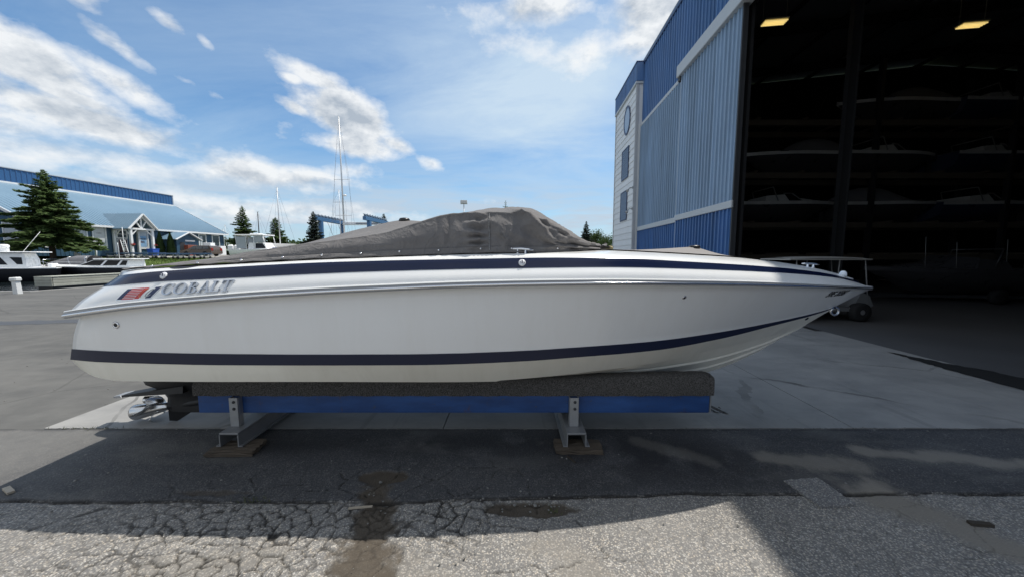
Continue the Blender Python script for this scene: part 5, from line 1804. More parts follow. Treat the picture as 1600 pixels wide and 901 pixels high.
def timber(x, y, w, d, h, rz, lab, split=False, z=0.012):
    t = empty('timber_pad', (x, y, z), rz, lab, 'timber block', 'timber blocks under the boat stand')
    sd_ = random.Random(int(x * 100))
    nb_ = 2 if split else 1
    for k in range(nb_):
        bm = bmesh.new()
        bmesh.ops.create_cube(bm, size=1)
        bmesh.ops.subdivide_edges(bm, edges=list(bm.edges), cuts=5, use_grid_fill=True)
        ya, yb = -d / 2 + d * k / nb_ + .003 * k, -d / 2 + d * (k + 1) / nb_
        for v in bm.verts:
            v.co = Vector((v.co.x * w * (1 - .06 * k) + sd_.uniform(-.014, .014) * (abs(v.co.x) > .4), ya + (v.co.y + .5) * (yb - ya) + sd_.uniform(-.008, .008), (v.co.z + .5) * h + (sd_.uniform(-.010, .004) if v.co.z > 0 else 0)))
        m = MB()
        m.add_bm(bm)
        m.build('board', M_TIMB, t)


timber(-2.82, 3.445, .46, .25, .048, R(2), 'brown timber pad of two boards under the left cross beam', True)
timber(.68, 3.475, .47, .22, .048, R(-1.5), 'worn dark timber pad under the right cross beam near end')
timber(-2.88, 4.62, .44, .2, .056, 0, 'far timber block under the left cross beam', z=.005)
timber(.66, 4.62, .44, .2, .056, 0, 'far timber block under the right cross beam', z=.005)
# ragged mat end dropped on the apron by the stand
m = MB()
P = []
for i in range(8):
    P.append([(2.58 + .16 * i / 7, 4.33 + .20 * j / 4 - .04 * (i / 7), .010 + .012 * math.sin(i * 1.3 + j)) for j in range(5)])
m.smooth = True
m.grid(P)
o = tag(m.build('carpet_scrap', M_CARPET), 'dark carpet scrap lying on the concrete by the right stand end', 'carpet scrap')
# ================================================================== WATER, BANK, LOT
def zt(y):
    return float(np.interp(y, [36, 37.6, 38.4, 39.5, 42, 46, 50, 60, 75, 500], [-1.4, -.8, .95, 1.25, 1.42, 1.6, 1.75, 1.9, 1.95, 2.2]))


g = NG('harbour water', 0.06, spec=0.5)
g.color((0.012, 0.018, 0.020))
h = g.math('ADD', g.noise(0.9, 3, 0.5, vec=g.coord((1, 2.2, 1))), g.math('MULTIPLY', g.noise(4, 3, 0.5, vec=g.coord((1, 2, 1))), 0.3))
g.bump(h, 0.35, 0.12)
M_WATER = g.m
m = MB()
m.poly([(-200, 18, -.25), (-20, 18, -.25), (-20, 45, -.25), (-200, 45, -.25)])
tag(m.build('water', M_WATER), kind='structure')
g = NG('lawn', 0.95, spec=0.1)
n = g.noise(0.5, 6, 0.65)
g.color(g.mix(g.math('MULTIPLY_ADD', n, 2, -.5, clamp=True), (0.055, 0.095, 0.022), (0.115, 0.155, 0.042)))
g.bump(g.noise(30, 4, 0.7), 0.8, 0.05)
M_LAWN = g.m
xs_ = np.concatenate([np.arange(-130, -25.9, 4.0)])
ys_l = [36.0, 37.6, 38, 38.4, 39, 39.5, 42, 44, 46, 48, 50, 55, 60, 75, 140]
m = MB()
m.smooth = True
m.grid([[(x, y, zt(y) + .06 * math.sin(x * .7 + y)) for y in ys_l] for x in xs_])
tag(m.build('lawn', M_LAWN), kind='structure')
# cut blades along the visible edge of the bank
m = MB()
rs = random.Random(5)
for _ in range(5200):
    x, y = rs.uniform(-62, -34), rs.uniform(38.5, 46)
    z = zt(y) + .03
    a = rs.uniform(0, 6.28)
    h = rs.uniform(.08, .24)
    m.poly([(x - .03 * math.cos(a), y - .03 * math.sin(a), z), (x + .03 * math.cos(a), y + .03 * math.sin(a), z), (x + rs.gauss(0, .06), y + rs.gauss(0, .06), z + h)])
tag(m.build('grass', M_LAWN, fix=False), kind='stuff')
m = MB()
m.smooth = True
lot = []
for y in (46.5, 48, 50, 53, 57, 60, 70):
    lot.append([(x, y, zt(y) + .085) for x in np.linspace(-52.0 + .04 * (y - 46), -25.9, 12)])
m.grid(lot)
tag(m.build('parking_lot', simple('pale gravel', (0.33, 0.31, 0.28), .95, var=.2, scale=1.2)), kind='structure')
m = MB()
m.poly([(-400, 70, 1.6), (400, 70, 1.6), (900, 1500, 2.0), (-900, 1500, 2.0)])
tag(m.build('far_ground', M_LAWN), kind='structure')

# ------------------------------------------------------------------ dock and bollard
M_PLANK = simple('weathered plank', (0.34, 0.34, 0.29), .85, var=.28, scale=3, bump=.4, bscale=18, indiv=.12)
dk = empty('floating_dock', (-28.4, 21.3, .1), -TH * 0, 'weathered grey plank dock at the water edge behind the boat stern', 'dock')
for i in range(3):
    for j in range(5):
        z = .02 + i * .187
        MB().bbox(.48, .53, .02 + j * 3.6, 3.6 + j * 3.6 - .02, z, z + .175, .012).build('plank', M_PLANK, dk)
    MB().bbox(-.53, .53, -.05, 0.0, .02 + i * .187, .195 + i * .187, .012).build('plank', M_PLANK, dk)
for k in range(48):
    MB().bbox(-.56, .56, -.04 + k * .375, .315 + k * .375, .582, .622, .01).build('plank', M_PLANK, dk)
MB().box(-.45, .45, .05, 18, -.45, .0).build('float', simple('dock float', (0.01, 0.01, 0.01), .6), dk)
bl = empty('bollard', (-26.25, 18.6, -.03), R(5), 'white square mooring post with a worn cap on the quay', 'bollard')
bl.rotation_euler = (0, R(-3), R(5))
MB().hexa([(-.115, -.11, 0), (.115, -.11, 0), (.115, .11, 0), (-.115, .11, 0), (-.10, -.10, .72), (.10, -.10, .72), (.10, .10, .72), (-.10, .10, .72)]).build('post', simple('worn white paint', (0.66, 0.66, 0.64), .6, var=.15, scale=8), bl)
MB().bbox(-.17, .17, -.16, .16, .66, .88, .05).build('cap', simple('worn white paint', (0.66, 0.66, 0.64), .6), bl)

# ------------------------------------------------------------------ boats afloat
M_BWHITE = simple('boat white', (0.85, 0.85, 0.84), .28, var=.05)
M_BGLASS = simple('tinted boat glass', (0.008, 0.009, 0.011), 0.12, var=.1, spec=.25)
M_BHULL = simple('boat black hull', (0.010, 0.011, 0.016), .22, var=.1)


def float_boat(name, loc, L, B, H, lab, hullm, band=.34, turn=0):
    t = empty(name, loc, math.pi + R(turn), lab, 'boat')
    rows = hull_rings(L, B, H, 17)
    up, lo = [], []
    for r in rows:
        a, c = Vector(r[2]), Vector(r[3])
        mid = a.lerp(c, 1 - band)
        lo.append([r[0], r[1], r[2], tuple(mid)])
        up.append([tuple(mid + Vector((0, .004, 0))), r[3]])
    for nm, rr, mt in (('hull', lo, hullm), ('topsides', up, M_BWHITE)):
        m = MB()
        m.smooth = True
        for sg in (1, -1):
            m.grid([[(x, sg * y, z) for x, y, z in r] for r in rr])
        m.smooth = False
        m.poly([rr[0][k] for k in range(len(rr[0]))] + [(rr[0][k][0], -rr[0][k][1], rr[0][k][2]) for k in range(len(rr[0]) - 1, -1, -1)])
        m.build(nm, mt, t)
    m = MB()
    m.smooth = True
    m.grid([[(r[3][0], r[3][1] * q, r[3][2] + .10 * (1 - q * q) * min(1, r[3][0] / (L * .3))) for q in (-1, -.6, 0, .6, 1)] for r in rows])
    m.build('deck', M_BWHITE, t)
    return t, rows


def cabin(t, prof, hw, top_in, mat, name='cabin'):
    """prof: side outline (x, z) ; leans in by top_in at the top"""
    z0, z1 = min(p[1] for p in prof), max(p[1] for p in prof)
    f = lambda z: hw - top_in * (z - z0) / (z1 - z0)
    m = MB()
    a = [m.vert((x, -f(z), z)) for x, z in prof]
    b = [m.vert((x, f(z), z)) for x, z in prof]
    m.face(a)
    m.face(b[::-1])
    for k in range(len(a)):
        m.face((a[k], a[(k + 1) % len(a)], b[(k + 1) % len(a)], b[k]))
    m.build(name, mat, t)
    return f


def side_pane(t, f, pts, name='window'):
    for s in (-1, 1):
        m = MB()
        m.prism([(x, s * (f(z) + .012), z) for x, z in pts], (0, -s * .03, 0))
        m.build(name, M_BGLASS, t)


b1, r1 = float_boat('cabin_cruiser', (-41.4, 32.6, -.78), 9.5, 3.1, 1.70, 'black hulled cabin cruiser with a white cabin, cut by the left edge', M_BHULL, .18, 35)
f = cabin(b1, [(1.75, 1.68), (6.6, 1.78), (6.0, 2.55), (5.6, 3.02), (1.9, 2.95), (1.75, 2.4)], 1.25, .22, M_BWHITE)
side_pane(b1, f, [(2.75, 1.98), (5.9, 2.05), (5.45, 2.68), (3.15, 2.66)])
side_pane(b1, f, [(1.95, 2.0), (2.25, 2.0), (2.65, 2.62), (2.0, 2.6)])
MB().bbox(1.0, 5.9, -1.3, 1.3, 3.0, 3.10, .04).build('hardtop', M_BWHITE, b1)
m = MB()
m.lathe([(.28, 0), (.34, .06), (.34, .22), (.25, .30), (0, .31)], (3.3, 0, 3.42), (0, 0, 1), 16)
m.box(3.05, 3.55, -.2, .2, 3.1, 3.43)
m.build('radar_dome', M_BWHITE, b1)
MB().bbox(4.0, 4.6, -.4, .4, 3.11, 3.2, .03).build('roof_hatch', simple('hatch red', (0.5, 0.06, 0.04), .5), b1)
for x, dxx in ((2.6, -1.1), (4.6, .6)):
    MB().tube([(x, -.9, 3.05), (x + dxx, -1.0, 4.9)], .018, 5).build('antenna', M_BWHITE, b1)
MB().bbox(.5, .8, -.6, .6, 1.7, 2.05, .06).build('cockpit_seat', M_BWHITE, b1)
b2, r2 = float_boat('express_boat', (-35.6, 34.0, -.52), 7.2, 2.7, 1.45, 'white express boat with a hardtop and black lower hull moored behind the dock', M_BHULL, .22, 10)
f = cabin(b2, [(.5, 1.42), (4.6, 1.5), (3.5, 1.98), (3.1, 2.16), (.45, 2.12)], 1.05, .2, M_BWHITE)
side_pane(b2, f, [(.6, 1.60), (1.15, 1.60), (.9, 2.04), (.52, 2.04)])
side_pane(b2, f, [(1.35, 1.58), (2.45, 1.58), (2.1, 2.06), (1.08, 2.05)])
side_pane(b2, f, [(2.65, 1.58), (4.2, 1.62), (3.2, 2.06), (2.3, 2.06)])
MB().bbox(.1, 3.2, -1.0, 1.0, 2.13, 2.22, .035).build('hardtop', M_BWHITE, b2)
m = MB()
m.tube([(r[3][0], -r[3][1] * .96, r[3][2] + .32) for r in r2[10:]], .014, 5)
for r in r2[10::2]:
    m.tube([(r[3][0], -r[3][1] * .96, r[3][2]), (r[3][0], -r[3][1] * .96, r[3][2] + .32)], .012, 5)
m.build('bow_rail', M_CHROME, b2)
MB().tube([(1.6, .3, 2.2), (1.65, .3, 3.7)], .015, 5).build('antenna', M_BWHITE, b2)
b3, r3 = float_boat('canvas_top_boat', (-41.6, 36.6, -.40), 6.4, 2.4, 1.25, 'small boat with a grey canvas hood between the black cruiser and the express boat', M_BWHITE, .3, 15)
m = MB()
m.smooth = True
P = []
for i in range(9):
    a = i / 8
    P.append([(1.3 + 3.2 * a, q * 1.05, 1.22 + (1.15 - .75 * max(0, a - .35) ** 1.2 * 1.4) * (1 - abs(q) ** 3) ** .5) for q in np.linspace(-1, 1, 11)])
m.grid(P)
m.build('canvas_hood', M_CANV, b3)
for a in (1.3, 2.6, 4.5):
    MB().tube([(a, -1.06, 1.2), (a + .1, -1.0, 2.2 - .2 * (a > 4)), (a + .1, 1.0, 2.2 - .2 * (a > 4)), (a, 1.06, 1.2)], .02, 5).build('hood_frame', M_CHROME, b3)
m = MB()
m.tube([(4.6, -1.0, 1.3), (5.8, -.5, 1.75), (6.2, 0, 1.78), (5.8, .5, 1.75), (4.6, 1.0, 1.3)], .015, 5)
m.build('bow_rail', M_CHROME, b3)
MB().bbox(.9, 1.25, -.4, .4, 1.2, 1.8, .05).build('helm_seat', M_BWHITE, b3)

# outboard boat ashore
ob, _ = float_boat('console_boat', (-34.9, 45.0, 1.35), 8.2, 2.6, 1.35, 'white console boat with a hardtop and two white outboards standing ashore', M_BWHITE, .3)
ob.rotation_euler = (0, 0, R(-4))
f = cabin(ob, [(2.1, 1.2), (4.75, 1.3), (4.1, 2.2), (2.2, 2.2)], .8, .1, M_BWHITE)
side_pane(ob, f, [(3.1, 1.5), (4.5, 1.5), (4.0, 2.12), (3.1, 2.12)])
MB().bbox(.55, 4.35, -1.05, 1.05, 3.08, 3.22, .05).bbox(2.2, 3.3, -.5, .5, 3.22, 3.36, .05).build('hardtop', M_BWHITE, ob)
m = MB()
for x0, x1 in ((.8, .62), (2.0, 2.0), (3.0, 3.05), (4.6, 4.2)):
    for s in (-.9, .9):
        m.tube([(x0, s, 1.3), (x1, s * .98, 3.1)], .04, 6)
m.build('hardtop_post', M_BWHITE, ob)
m = MB()
for s in (-.93, .93):
    m.prism([(.75, s, 1.5), (1.95, s, 1.5), (1.95, s, 2.95), (.68, s, 2.95)], (0, .01, 0))
m.prism([(3.1, -.85, 2.25), (4.55, -.85, 2.25), (4.15, -.85, 3.05), (3.1, -.85, 3.05)], (0, .01, 0))
m.build('clear_curtain', simple('cloudy curtain', (0.33, 0.37, 0.40), .12), ob)
m = MB()
m.bbox(5.0, 5.9, -.5, .5, 1.42, 1.62, .06)
m.build('bow_seat', simple('boat blue cushion', (0.03, 0.06, .2), .6), ob)
for s in (-.48, .48):
    o = MB().bbox(-.75, -.12, s - .27, s + .27, 1.05, 1.98, .16).build('outboard', M_BWHITE, ob)
    MB().bbox(-.55, -.2, s - .12, s + .12, .15, 1.05, .05).bbox(-.75, -.15, s - .1, s + .1, .12, .2, .02).build('outboard_leg', M_BWHITE, o)
tr2 = empty('yard_trailer', (-34.9, 45, zt(45)), R(-4), 'low trailer under the white console boat ashore', 'trailer')
for s in (-.7, .7):
    MB().beam((.2, s, .35), (6.5, s * .3, .35), .09, .12).build('rail', M_GALVD, tr2)
for s in (-1, 1):
    MB().lathe([(.1, -.1), (.32, -.1), (.32, .1), (.1, .1)], (1.6, s, .32), (0, 1, 0), 16).build('wheel', M_TYRE, tr2)
for x, y, L_, lab in ((-27.6, 60, 6.5, 'distant white boat with a blue canvas beside the far pines'), (-29.5, 70, 6, 'distant white boat hull beyond the console boat')):
    q, _ = float_boat('stored_yacht', (x, y, zt(y) + .4), L_, 2.4, 1.5, lab, M_BWHITE, .3)
    m = MB()
    m.smooth = True
    m.grid([[(1 + 3.4 * i / 6, qq * 1.05, 1.5 + .8 * math.sin(math.pi * min(1, (i + 1.2) / 7)) * (1 - abs(qq) ** 3)) for qq in np.linspace(-1, 1, 9)] for i in range(7)])
    m.build('canvas', simple('blue canvas', (0.03, 0.05, 0.22), .8), q)

# ------------------------------------------------------------------ marina building
M_BW = simple('marina blue siding', (0.035, 0.085, 0.140), .5, var=.12, scale=.6)
M_BWU = simple('marina blue upper', (0.032, 0.108, 0.255), .42, var=.10, scale=.4)
M_BR = simple('pale blue roof sheet', (0.165, 0.255, 0.330), .38, var=.08, scale=.5)
M_WT = simple('white timber', (0.76, 0.77, 0.77), .5, var=.06)
mb_ = empty('marina_building', (-54.9, 40.3, 1.9), R(-2.3), 'long blue marina building with a pale blue metal roof and white porch', 'building')
BLEN, EV, RX, RZ = 26.0, 4.2, -9.25, 9.1


def bp(m, name, mat, parent=None):
    return m.build(name, mat, parent or mb_)


def ribwall(m, p0, p1, z0, z1, n, pitch=.4, d=.035, zf=None):
    """ribbed sheet from p0 to p1 (plan points), outward normal n"""
    p0, p1, n = Vector((*p0, 0)), Vector((*p1, 0)), Vector((*n, 0))
    L_ = (p1 - p0).length
    u = (p1 - p0) / L_
    k = int(L_ / pitch)
    pr = []
    for i in range(k):
        s = L_ * i / k
        w = L_ / k
        pr += [(s, 0), (s + w * .55, 0), (s + w * .66, d), (s + w * .88, d)]
    pr.append((L_, 0))
    for (a, da), (c, dc) in zip(pr, pr[1:]):
        A, C = p0 + u * a + n * da, p0 + u * c + n * dc
        za, zc = (zf(a), zf(c)) if zf else (z1, z1)
        m.poly([(A.x, A.y, z0), (C.x, C.y, z0), (C.x, C.y, zc), (A.x, A.y, za)])


m = MB()
ribwall(m, (0, 0), (0, BLEN), 0, EV, (1, 0))
ribwall(m, (RX * 2.4, 0), (0, 0), 0, 4, (0, -1), zf=lambda a: min(RZ, EV + (abs(RX) * 2.4 - a) * (RZ - EV) / abs(RX)))
m.poly([(0, BLEN, 0), (RX, BLEN, 0), (RX, BLEN, RZ), (0, BLEN, EV)])
bp(m, 'wall', M_BW)
m = MB()
ribwall(m, (RX, -9), (RX, BLEN), RZ - .3, RZ + 1.95, (1, 0), .5, .06)
m.box(RX - 22, RX - .05, -9, BLEN, 0, RZ + 1.93)
bp(m, 'upper_wall', M_BWU)
m = MB()
k = int(BLEN / .42)
for i in range(k + 1):
    y = -.5 + (BLEN + 1.0) * i / k
    m.beam((.55, y, EV - .20 + .045), (RX, y, RZ + .045), .05, .05)
m.hexa([(.55, -.5, EV - .29), (.55, BLEN + .5, EV - .29), (RX, BLEN + .5, RZ - .0), (RX, -.5, RZ - .0), (.55, -.5, EV - .19), (.55, BLEN + .5, EV - .19), (RX, BLEN + .5, RZ + .10), (RX, -.5, RZ + .10)])
bp(m, 'roof', M_BR)
m = MB()
m.box(.56, .62, -.5, BLEN + .5, EV - .42, EV - .16)
bp(m, 'eave_trim', M_WT)
m = MB()
for y in (-.56, BLEN + .53):
    m.beam((.58, y, EV - .24), (RX, y, RZ + .02), .08, .30)
m.box(RX - .02, RX + .10, -.5, BLEN, RZ + .06, RZ + .28)
bp(m, 'rake_trim', M_WT)
bp(MB().box(RX - .1, RX + .12, -9, BLEN + .1, RZ + 1.95, RZ + 2.05).box(RX + .03, RX + .09, BLEN - .02, BLEN + .1, RZ + .3, RZ + 1.95), 'parapet_trim', simple('grey flashing', (0.42, 0.45, 0.48), .5))


def wall_window(s0, s1, z0, z1, pane, gable=False, cross=0, note=None):
    P = (lambda a, b, z: (b, a, z)) if not gable else (lambda a, b, z: (a, -b, z))
    m = MB()
    w = .14

    def bx(a0, a1, b0, b1, c0, c1):
        p, q = P(a0, b0, c0), P(a1, b1, c1)
        m.box(p[0], q[0], p[1], q[1], c0, c1)

    bx(s0 - w, s1 + w, .045, .12, z0 - w, z0)
    bx(s0 - w, s1 + w, .045, .12, z1, z1 + w)
    bx(s0 - w, s0, .045, .12, z0 + .001, z1 - .001)
    bx(s1, s1 + w, .045, .12, z0 + .001, z1 - .001)
    for i in range(cross):
        zc = z0 + (z1 - z0) * (i + 1) / (cross + 1)
        bx(s0 + .001, s1 - .001, .05, .10, zc - .03, zc + .03)
    f = m.build('window', M_WT, mb_)
    m = MB()
    bx(s0, s1, .042, .06, z0, z1)
    m.build('pane', pane, f)
    if note:
        for a0, a1, c0, c1, mt in note:
            m = MB()
            bx(s0 + (s1 - s0) * a0, s0 + (s1 - s0) * a1, .061, .068, z0 + (z1 - z0) * c0, z0 + (z1 - z0) * c1)
            m.build('window_poster', mt, f)
    return f


M_BLIND = simple('white window film', (0.52, 0.55, 0.57), .35)
M_PGLASS = simple('shop glass', (0.045, 0.06, 0.07), .06, spec=.8)
M_POST = simple('poster blue', (0.25, 0.42, 0.62), .5)
M_POSTR = simple('poster red', (0.45, 0.10, 0.07), .5)
wall_window(6.05, 7.35, 1.15, 3.72, M_BLIND, note=[(.1, .9, .52, .97, simple('poster pale', (0.62, 0.64, 0.65), .4)), (.18, .8, .22, .29, M_GLASS), (.25, .7, .70, .74, simple('poster grey', (0.3, 0.31, 0.33), .4))])
wall_window(4.3, 5.3, 1.15, 3.4, M_BLIND)
wall_window(1.4, 2.6, 1.15, 3.4, M_BLIND)
wall_window(11.3, 12.6, 1.15, 3.5, M_BLIND, note=[(.1, .9, .08, .75, M_POST), (.3, .7, .3, .45, M_POSTR), (.2, .8, .5, .6, simple('poster pale', (0.62, 0.64, 0.65), .4))])
wall_window(21.0, 22.2, 1.3, 3.6, M_PGLASS, note=[(.15, .5, .05, .9, M_BLIND)])
wall_window(23.6, 24.9, .95, 3.6, M_PGLASS, note=[(.25, .55, .05, .35, M_BLIND)])
wall_window(-2.7, -1.1, 1.05, 3.9, M_BLIND, True, 1)
f = wall_window(8.75, 9.85, 2.55, 3.5, M_PGLASS, cross=1)
d = bp(MB().box(.05, .13, 8.7, 9.9, .02, 2.35), 'door_frame', M_WT)
MB().box(.135, .16, 8.78, 9.82, .08, 2.28).build('door', simple('door dark red', (0.055, 0.02, 0.02), .4), d)
MB().box(.165, .172, 9.1, 9.5, 1.35, 2.15).build('door_glass', M_PGLASS, d)
MB().box(.165, .172, 9.15, 9.45, .75, 1.15).build('notice', M_WT, d)
# porch
PS0, PS1, PX, PE, PR = 8.35, 11.15, 2.5, 3.72, 5.75
for x, y in ((PX, PS0), (PX, PS1), (.22, PS0 - .1), (.22, PS1 + .1)):
    bp(MB().bbox(x - .14, x + .14, y - .14, y + .14, 0, PE - .13, .02), 'porch_post', M_WT)
pm = (PS0 + PS1) / 2
bp(MB().bbox(PX - .12, PX + .12, PS0 - .3, PS1 + .3, PE - .12, PE + .10, .02).bbox(.16, PX - .125, PS0 - .11, PS0 + .11, PE - .12, PE + .1, .02).bbox(.16, PX - .125, PS1 - .11, PS1 + .11, PE - .12, PE + .1, .02), 'porch_beam', M_WT)
m = MB()
for s in (-1, 1):
    m.beam((PX + .42, pm + s * (PS1 - PS0 + 1.05) / 2, PE - .06), (PX + .42, pm, PR + .06), .12, .26, (1, 0, 0))
    m.beam((PX + .05, pm + s * (PS1 - PS0 + .6) / 2, PE + .05), (PX + .05, pm, PR - .14), .20, .20, (1, 0, 0))
    m.beam((PX, pm + s * .10, PE + .15), (PX, pm + s * .62, PE + 1.05), .13, .13, (1, 0, 0))
m.beam((PX, pm, PE + .1), (PX, pm, PR - .2), .14, .14, (1, 0, 0))
bp(m, 'porch_truss', M_WT)
m = MB()
for x, y, sy, sx in ((PX, PS0, 1, 0), (PX, PS1, -1, 0), (PX, PS0, 0, -1), (PX, PS1, 0, -1), (.3, PS0, 0, 1)):
    m.beam((x, y, PE - 1.0), (x + sx * .75, y + sy * .75, PE - .15), .11, .11)
bp(m, 'porch_brace', M_WT)
m = MB()
back = (PR - EV) / ((RZ - EV) / abs(RX)) * -1 - .3
for s in (-1, 1):
    ye = pm + s * ((PS1 - PS0) / 2 + .55)
    ze = PE - .10
    P0, P1, P2, P3 = (PX + .35, ye, ze), (PX + .35, pm, PR + .05), (back, pm, PR + .05), (-.2, ye, ze)
    up3 = (0, 0, .10)
    m.hexa([P0, P1, P2, P3] + [tuple(Vector(p) + Vector(up3)) for p in (P0, P1, P2, P3)])
    for i in range(12):
        x = PX + .3 - i * .32
        xe_ = x
        yb_ = pm
        m.beam((xe_, ye, ze + .12), (xe_, pm, PR + .17), .04, .05, (1, 0, 0))
bp(m, 'porch_roof', M_BR)
# kiosk wing with its own gable
m = MB()
KS0, KS1, KX_ = 14.2, 17.6, 2.9
m.prism([(KX_, KS0, 0), (KX_, KS1, 0), (KX_, KS1, 2.65), (KX_, (KS0 + KS1) / 2, 3.55), (KX_, KS0, 2.65)], (-KX_ + .06, 0, 0))
bp(m, 'wing_wall', M_BW)
m = MB()
for s in (-1, 1):
    ye = (KS0 + KS1) / 2 + s * ((KS1 - KS0) / 2 + .45)
    km = (KS0 + KS1) / 2
    P = [(KX_ + .4, ye, 2.45), (KX_ + .4, km, 3.62), (-.5, km, 3.62), (-.5, ye, 2.45)]
    m.hexa(P + [(a, b, c + .09) for a, b, c in P])
bp(m, 'wing_roof', M_BR)
m = MB()
for s in (-1, 1):
    km = (KS0 + KS1) / 2
    m.beam((KX_ + .46, km + s * ((KS1 - KS0) / 2 + .47), 2.49), (KX_ + .46, km, 3.66), .10, .24, (1, 0, 0))
bp(m, 'wing_trim', M_WT)
bp(MB().box(KX_ + .01, KX_ + .06, 15.6, 17.2, 2.25, 2.48), 'sign_board', M_WT)
bp(MB().box(KX_ + .005, KX_ + .03, 14.7, 15.5, .05, 2.1), 'wing_door', M_DARKST)
v = empty('ice_chest', (-54.9 + 4.2, 40.3 + 15.6, zt(56)), R(-4), 'rust red chest with a round white badge beside the small wing', 'chest')
MB().bbox(-.35, .35, -.75, .75, .0, 1.75, .04).build('cabinet', simple('rust red', (0.22, 0.06, 0.035), .5), v)
MB().lathe([(.33, 0), (.33, .02), (0, .025)], (.352, 0, .95), (1, 0, 0), 20).build('badge', simple('badge pale', (0.45, 0.38, 0.33), .5), v)
v = empty('blue_bin', (-52.1, 51.4, zt(51) + .08), .2, 'bright blue plastic bin beside the white porch', 'bin')
MB().hexa([(-.3, -.5, 0), (.3, -.5, 0), (.3, .5, 0), (-.3, .5, 0), (-.38, -.6, 1.0), (.38, -.6, 1.0), (.38, .6, 1.0), (-.38, .6, 1.0)]).build('tub', simple('bin blue', (0.02, 0.09, 0.42), .4), v)
MB().bbox(-.42, .42, -.64, .64, 1.005, 1.09, .03).build('lid', simple('bin blue', (0.02, 0.09, 0.42), .4), v)
for y in (48.55, 51.5):
    v = empty('hanging_basket', (-51.9, y, 3.35), 0, 'red flower basket hung on the near porch post' if y < 50 else 'red flower basket hung on the far porch post', 'flower basket')
    m = MB()
    m.lathe([(.05, -.14), (.2, .02), (.22, .06), (0, .06)], (0, 0, 0), (0, 0, 1), 10).tube([(0, 0, .06), (0, 0, .35)], .012, 4)
    m.build('basket', simple('basket brown', (.1, .06, .03), .9), v)
    m = MB()
    rs = random.Random(int(y))
    for _ in range(70):
        c_ = Vector((rs.gauss(0, .13), rs.gauss(0, .13), .1 + abs(rs.gauss(0, .06))))
        a = Vector((rs.gauss(0, .05), rs.gauss(0, .05), rs.gauss(0, .05)))
        m.poly([c_ - a, c_ + a, c_ + Vector((rs.gauss(0, .05), rs.gauss(0, .05), rs.gauss(0, .05)))])
    m.build('flowers', simple('petal red', (.38, .03, .02), .7), v, fix=False)
v = empty('white_rail', (-52.3, 44.3, zt(44)), R(-70), 'bent white pipe rail standing on the lawn before the building', 'rail')
MB().tube([(-.2, 0, 0), (-.3, 0, 1.0), (0, 0, 1.35), (2.0, 0, 1.3), (2.6, 0, 1.2), (3.0, 0, .6)], .10, 8).build('pipe', M_WT, v)
v = empty('white_ladder', (-50.2, 46.2, zt(46)), R(-20), 'white ladder leaning beside the pipe rail at the building', 'ladder')
m = MB()
for s in (-.2, .2):
    m.beam((0, s, 0), (-.9, s, 2.4), .06, .06)
for i in range(8):
    a = (i + .7) / 8.5
    m.tube([(-.9 * a, -.2, 2.4 * a), (-.9 * a, .2, 2.4 * a)], .02, 5)
m.tube([(0, -.3, 0), (.05, -.3, 4.0)], .035, 6)
m.build('frame', M_WT, v)
v = empty('sign_post', (-48.6, 39.6, zt(39.6)), 0, 'small pale sign on a post at the top of the bank', 'sign')
MB().box(-.04, .04, -.03, .03, 0, .8).build('post', M_GALVD, v)
MB().box(-.35, .35, -.06, -.035, .55, .95).build('sign_plate', simple('sign grey', (.5, .52, .5), .5), v)


# blue cradles in front of the building
def cradle():
    t = empty('blue_cradle')
    for s in (-.45, .45):
        MB().bbox(-.75, .75, s - .06, s + .06, .55, .74, .01).build('bunk_beam', simple('cradle blue', (0.075, 0.13, 0.23), .5, var=.2), t)
    m = MB()
    for x in (-.55, .55):
        m.box(x - .05, x + .05, -.6, .6, .28, .38)
        for s in (-.45, .45):
            m.box(x - .04, x + .04, s - .04, s + .04, .381, .549)
    m.build('frame', M_GALVD, t)
    for x in (-.55, .55):
        for s in (-.5, .5):
            MB().lathe([(.03, -.05), (.14, -.05), (.14, .05), (.03, .05)], (x, s, .14), (0, 1, 0), 10).build('wheel', M_TYRE, t)
    return t


c0_ = cradle()
for i, (u, y, lab) in enumerate(((184, 44.0, 'blue boat cradle nearest the white ladder'), (210, 44.6, 'blue boat cradle in front of the near porch post'), (228, 43.6, 'blue boat cradle in front of the porch window'), (246, 44.4, 'blue boat cradle in front of the far porch post'), (267, 43.0, 'blue boat cradle below the two cedars'), (293, 42.6, 'blue boat cradle below the rust red chest'), (318, 43.2, 'blue boat cradle in front of the parked car'))):
    o = c0_ if i == 0 else copy_tree(c0_)
    o.location = ((u - 800) / 550 * y, y, zt(y) + .07)
    o.rotation_euler = (0, 0, (i * .37) % .5 - .1)
    tag(o, lab, 'boat cradle', 'blue boat cradles on the lot')

# parked car
car = empty('parked_car', (-44.4, 50.6, zt(50.6) + .085), R(175), 'taupe estate car parked beside the blue marina building', 'car')
M_CARP = simple('taupe car paint', (0.145, 0.115, 0.095), .25, .3, var=.05)
body = [(2.35, .35), (2.42, .6), (2.3, .82), (1.25, .98), (.55, 1.47), (.2, 1.53), (-1.85, 1.5), (-2.2, 1.35), (-2.38, .95), (-2.42, .45), (-2.3, .33), (-1.85, .33)]
for cx_ in (-1.45, 1.45):
    pass
m = MB()
arch = lambda cx_: [(cx_ + .40 * math.cos(a), .33 + .40 * math.sin(a)) for a in np.linspace(math.pi, 0, 9)]
low = [(-2.3, .33)] + arch(-1.42) + arch(1.45) + [(2.3, .33)]
outline = low + [(2.42, .6), (2.3, .84), (1.25, .98), (.45, 1.47), (.15, 1.53), (-1.9, 1.5), (-2.2, 1.36), (-2.38, .95), (-2.42, .5)]
wy = lambda z: .90 if z < 1.0 else .90 - .22 * (z - 1.0) / .53
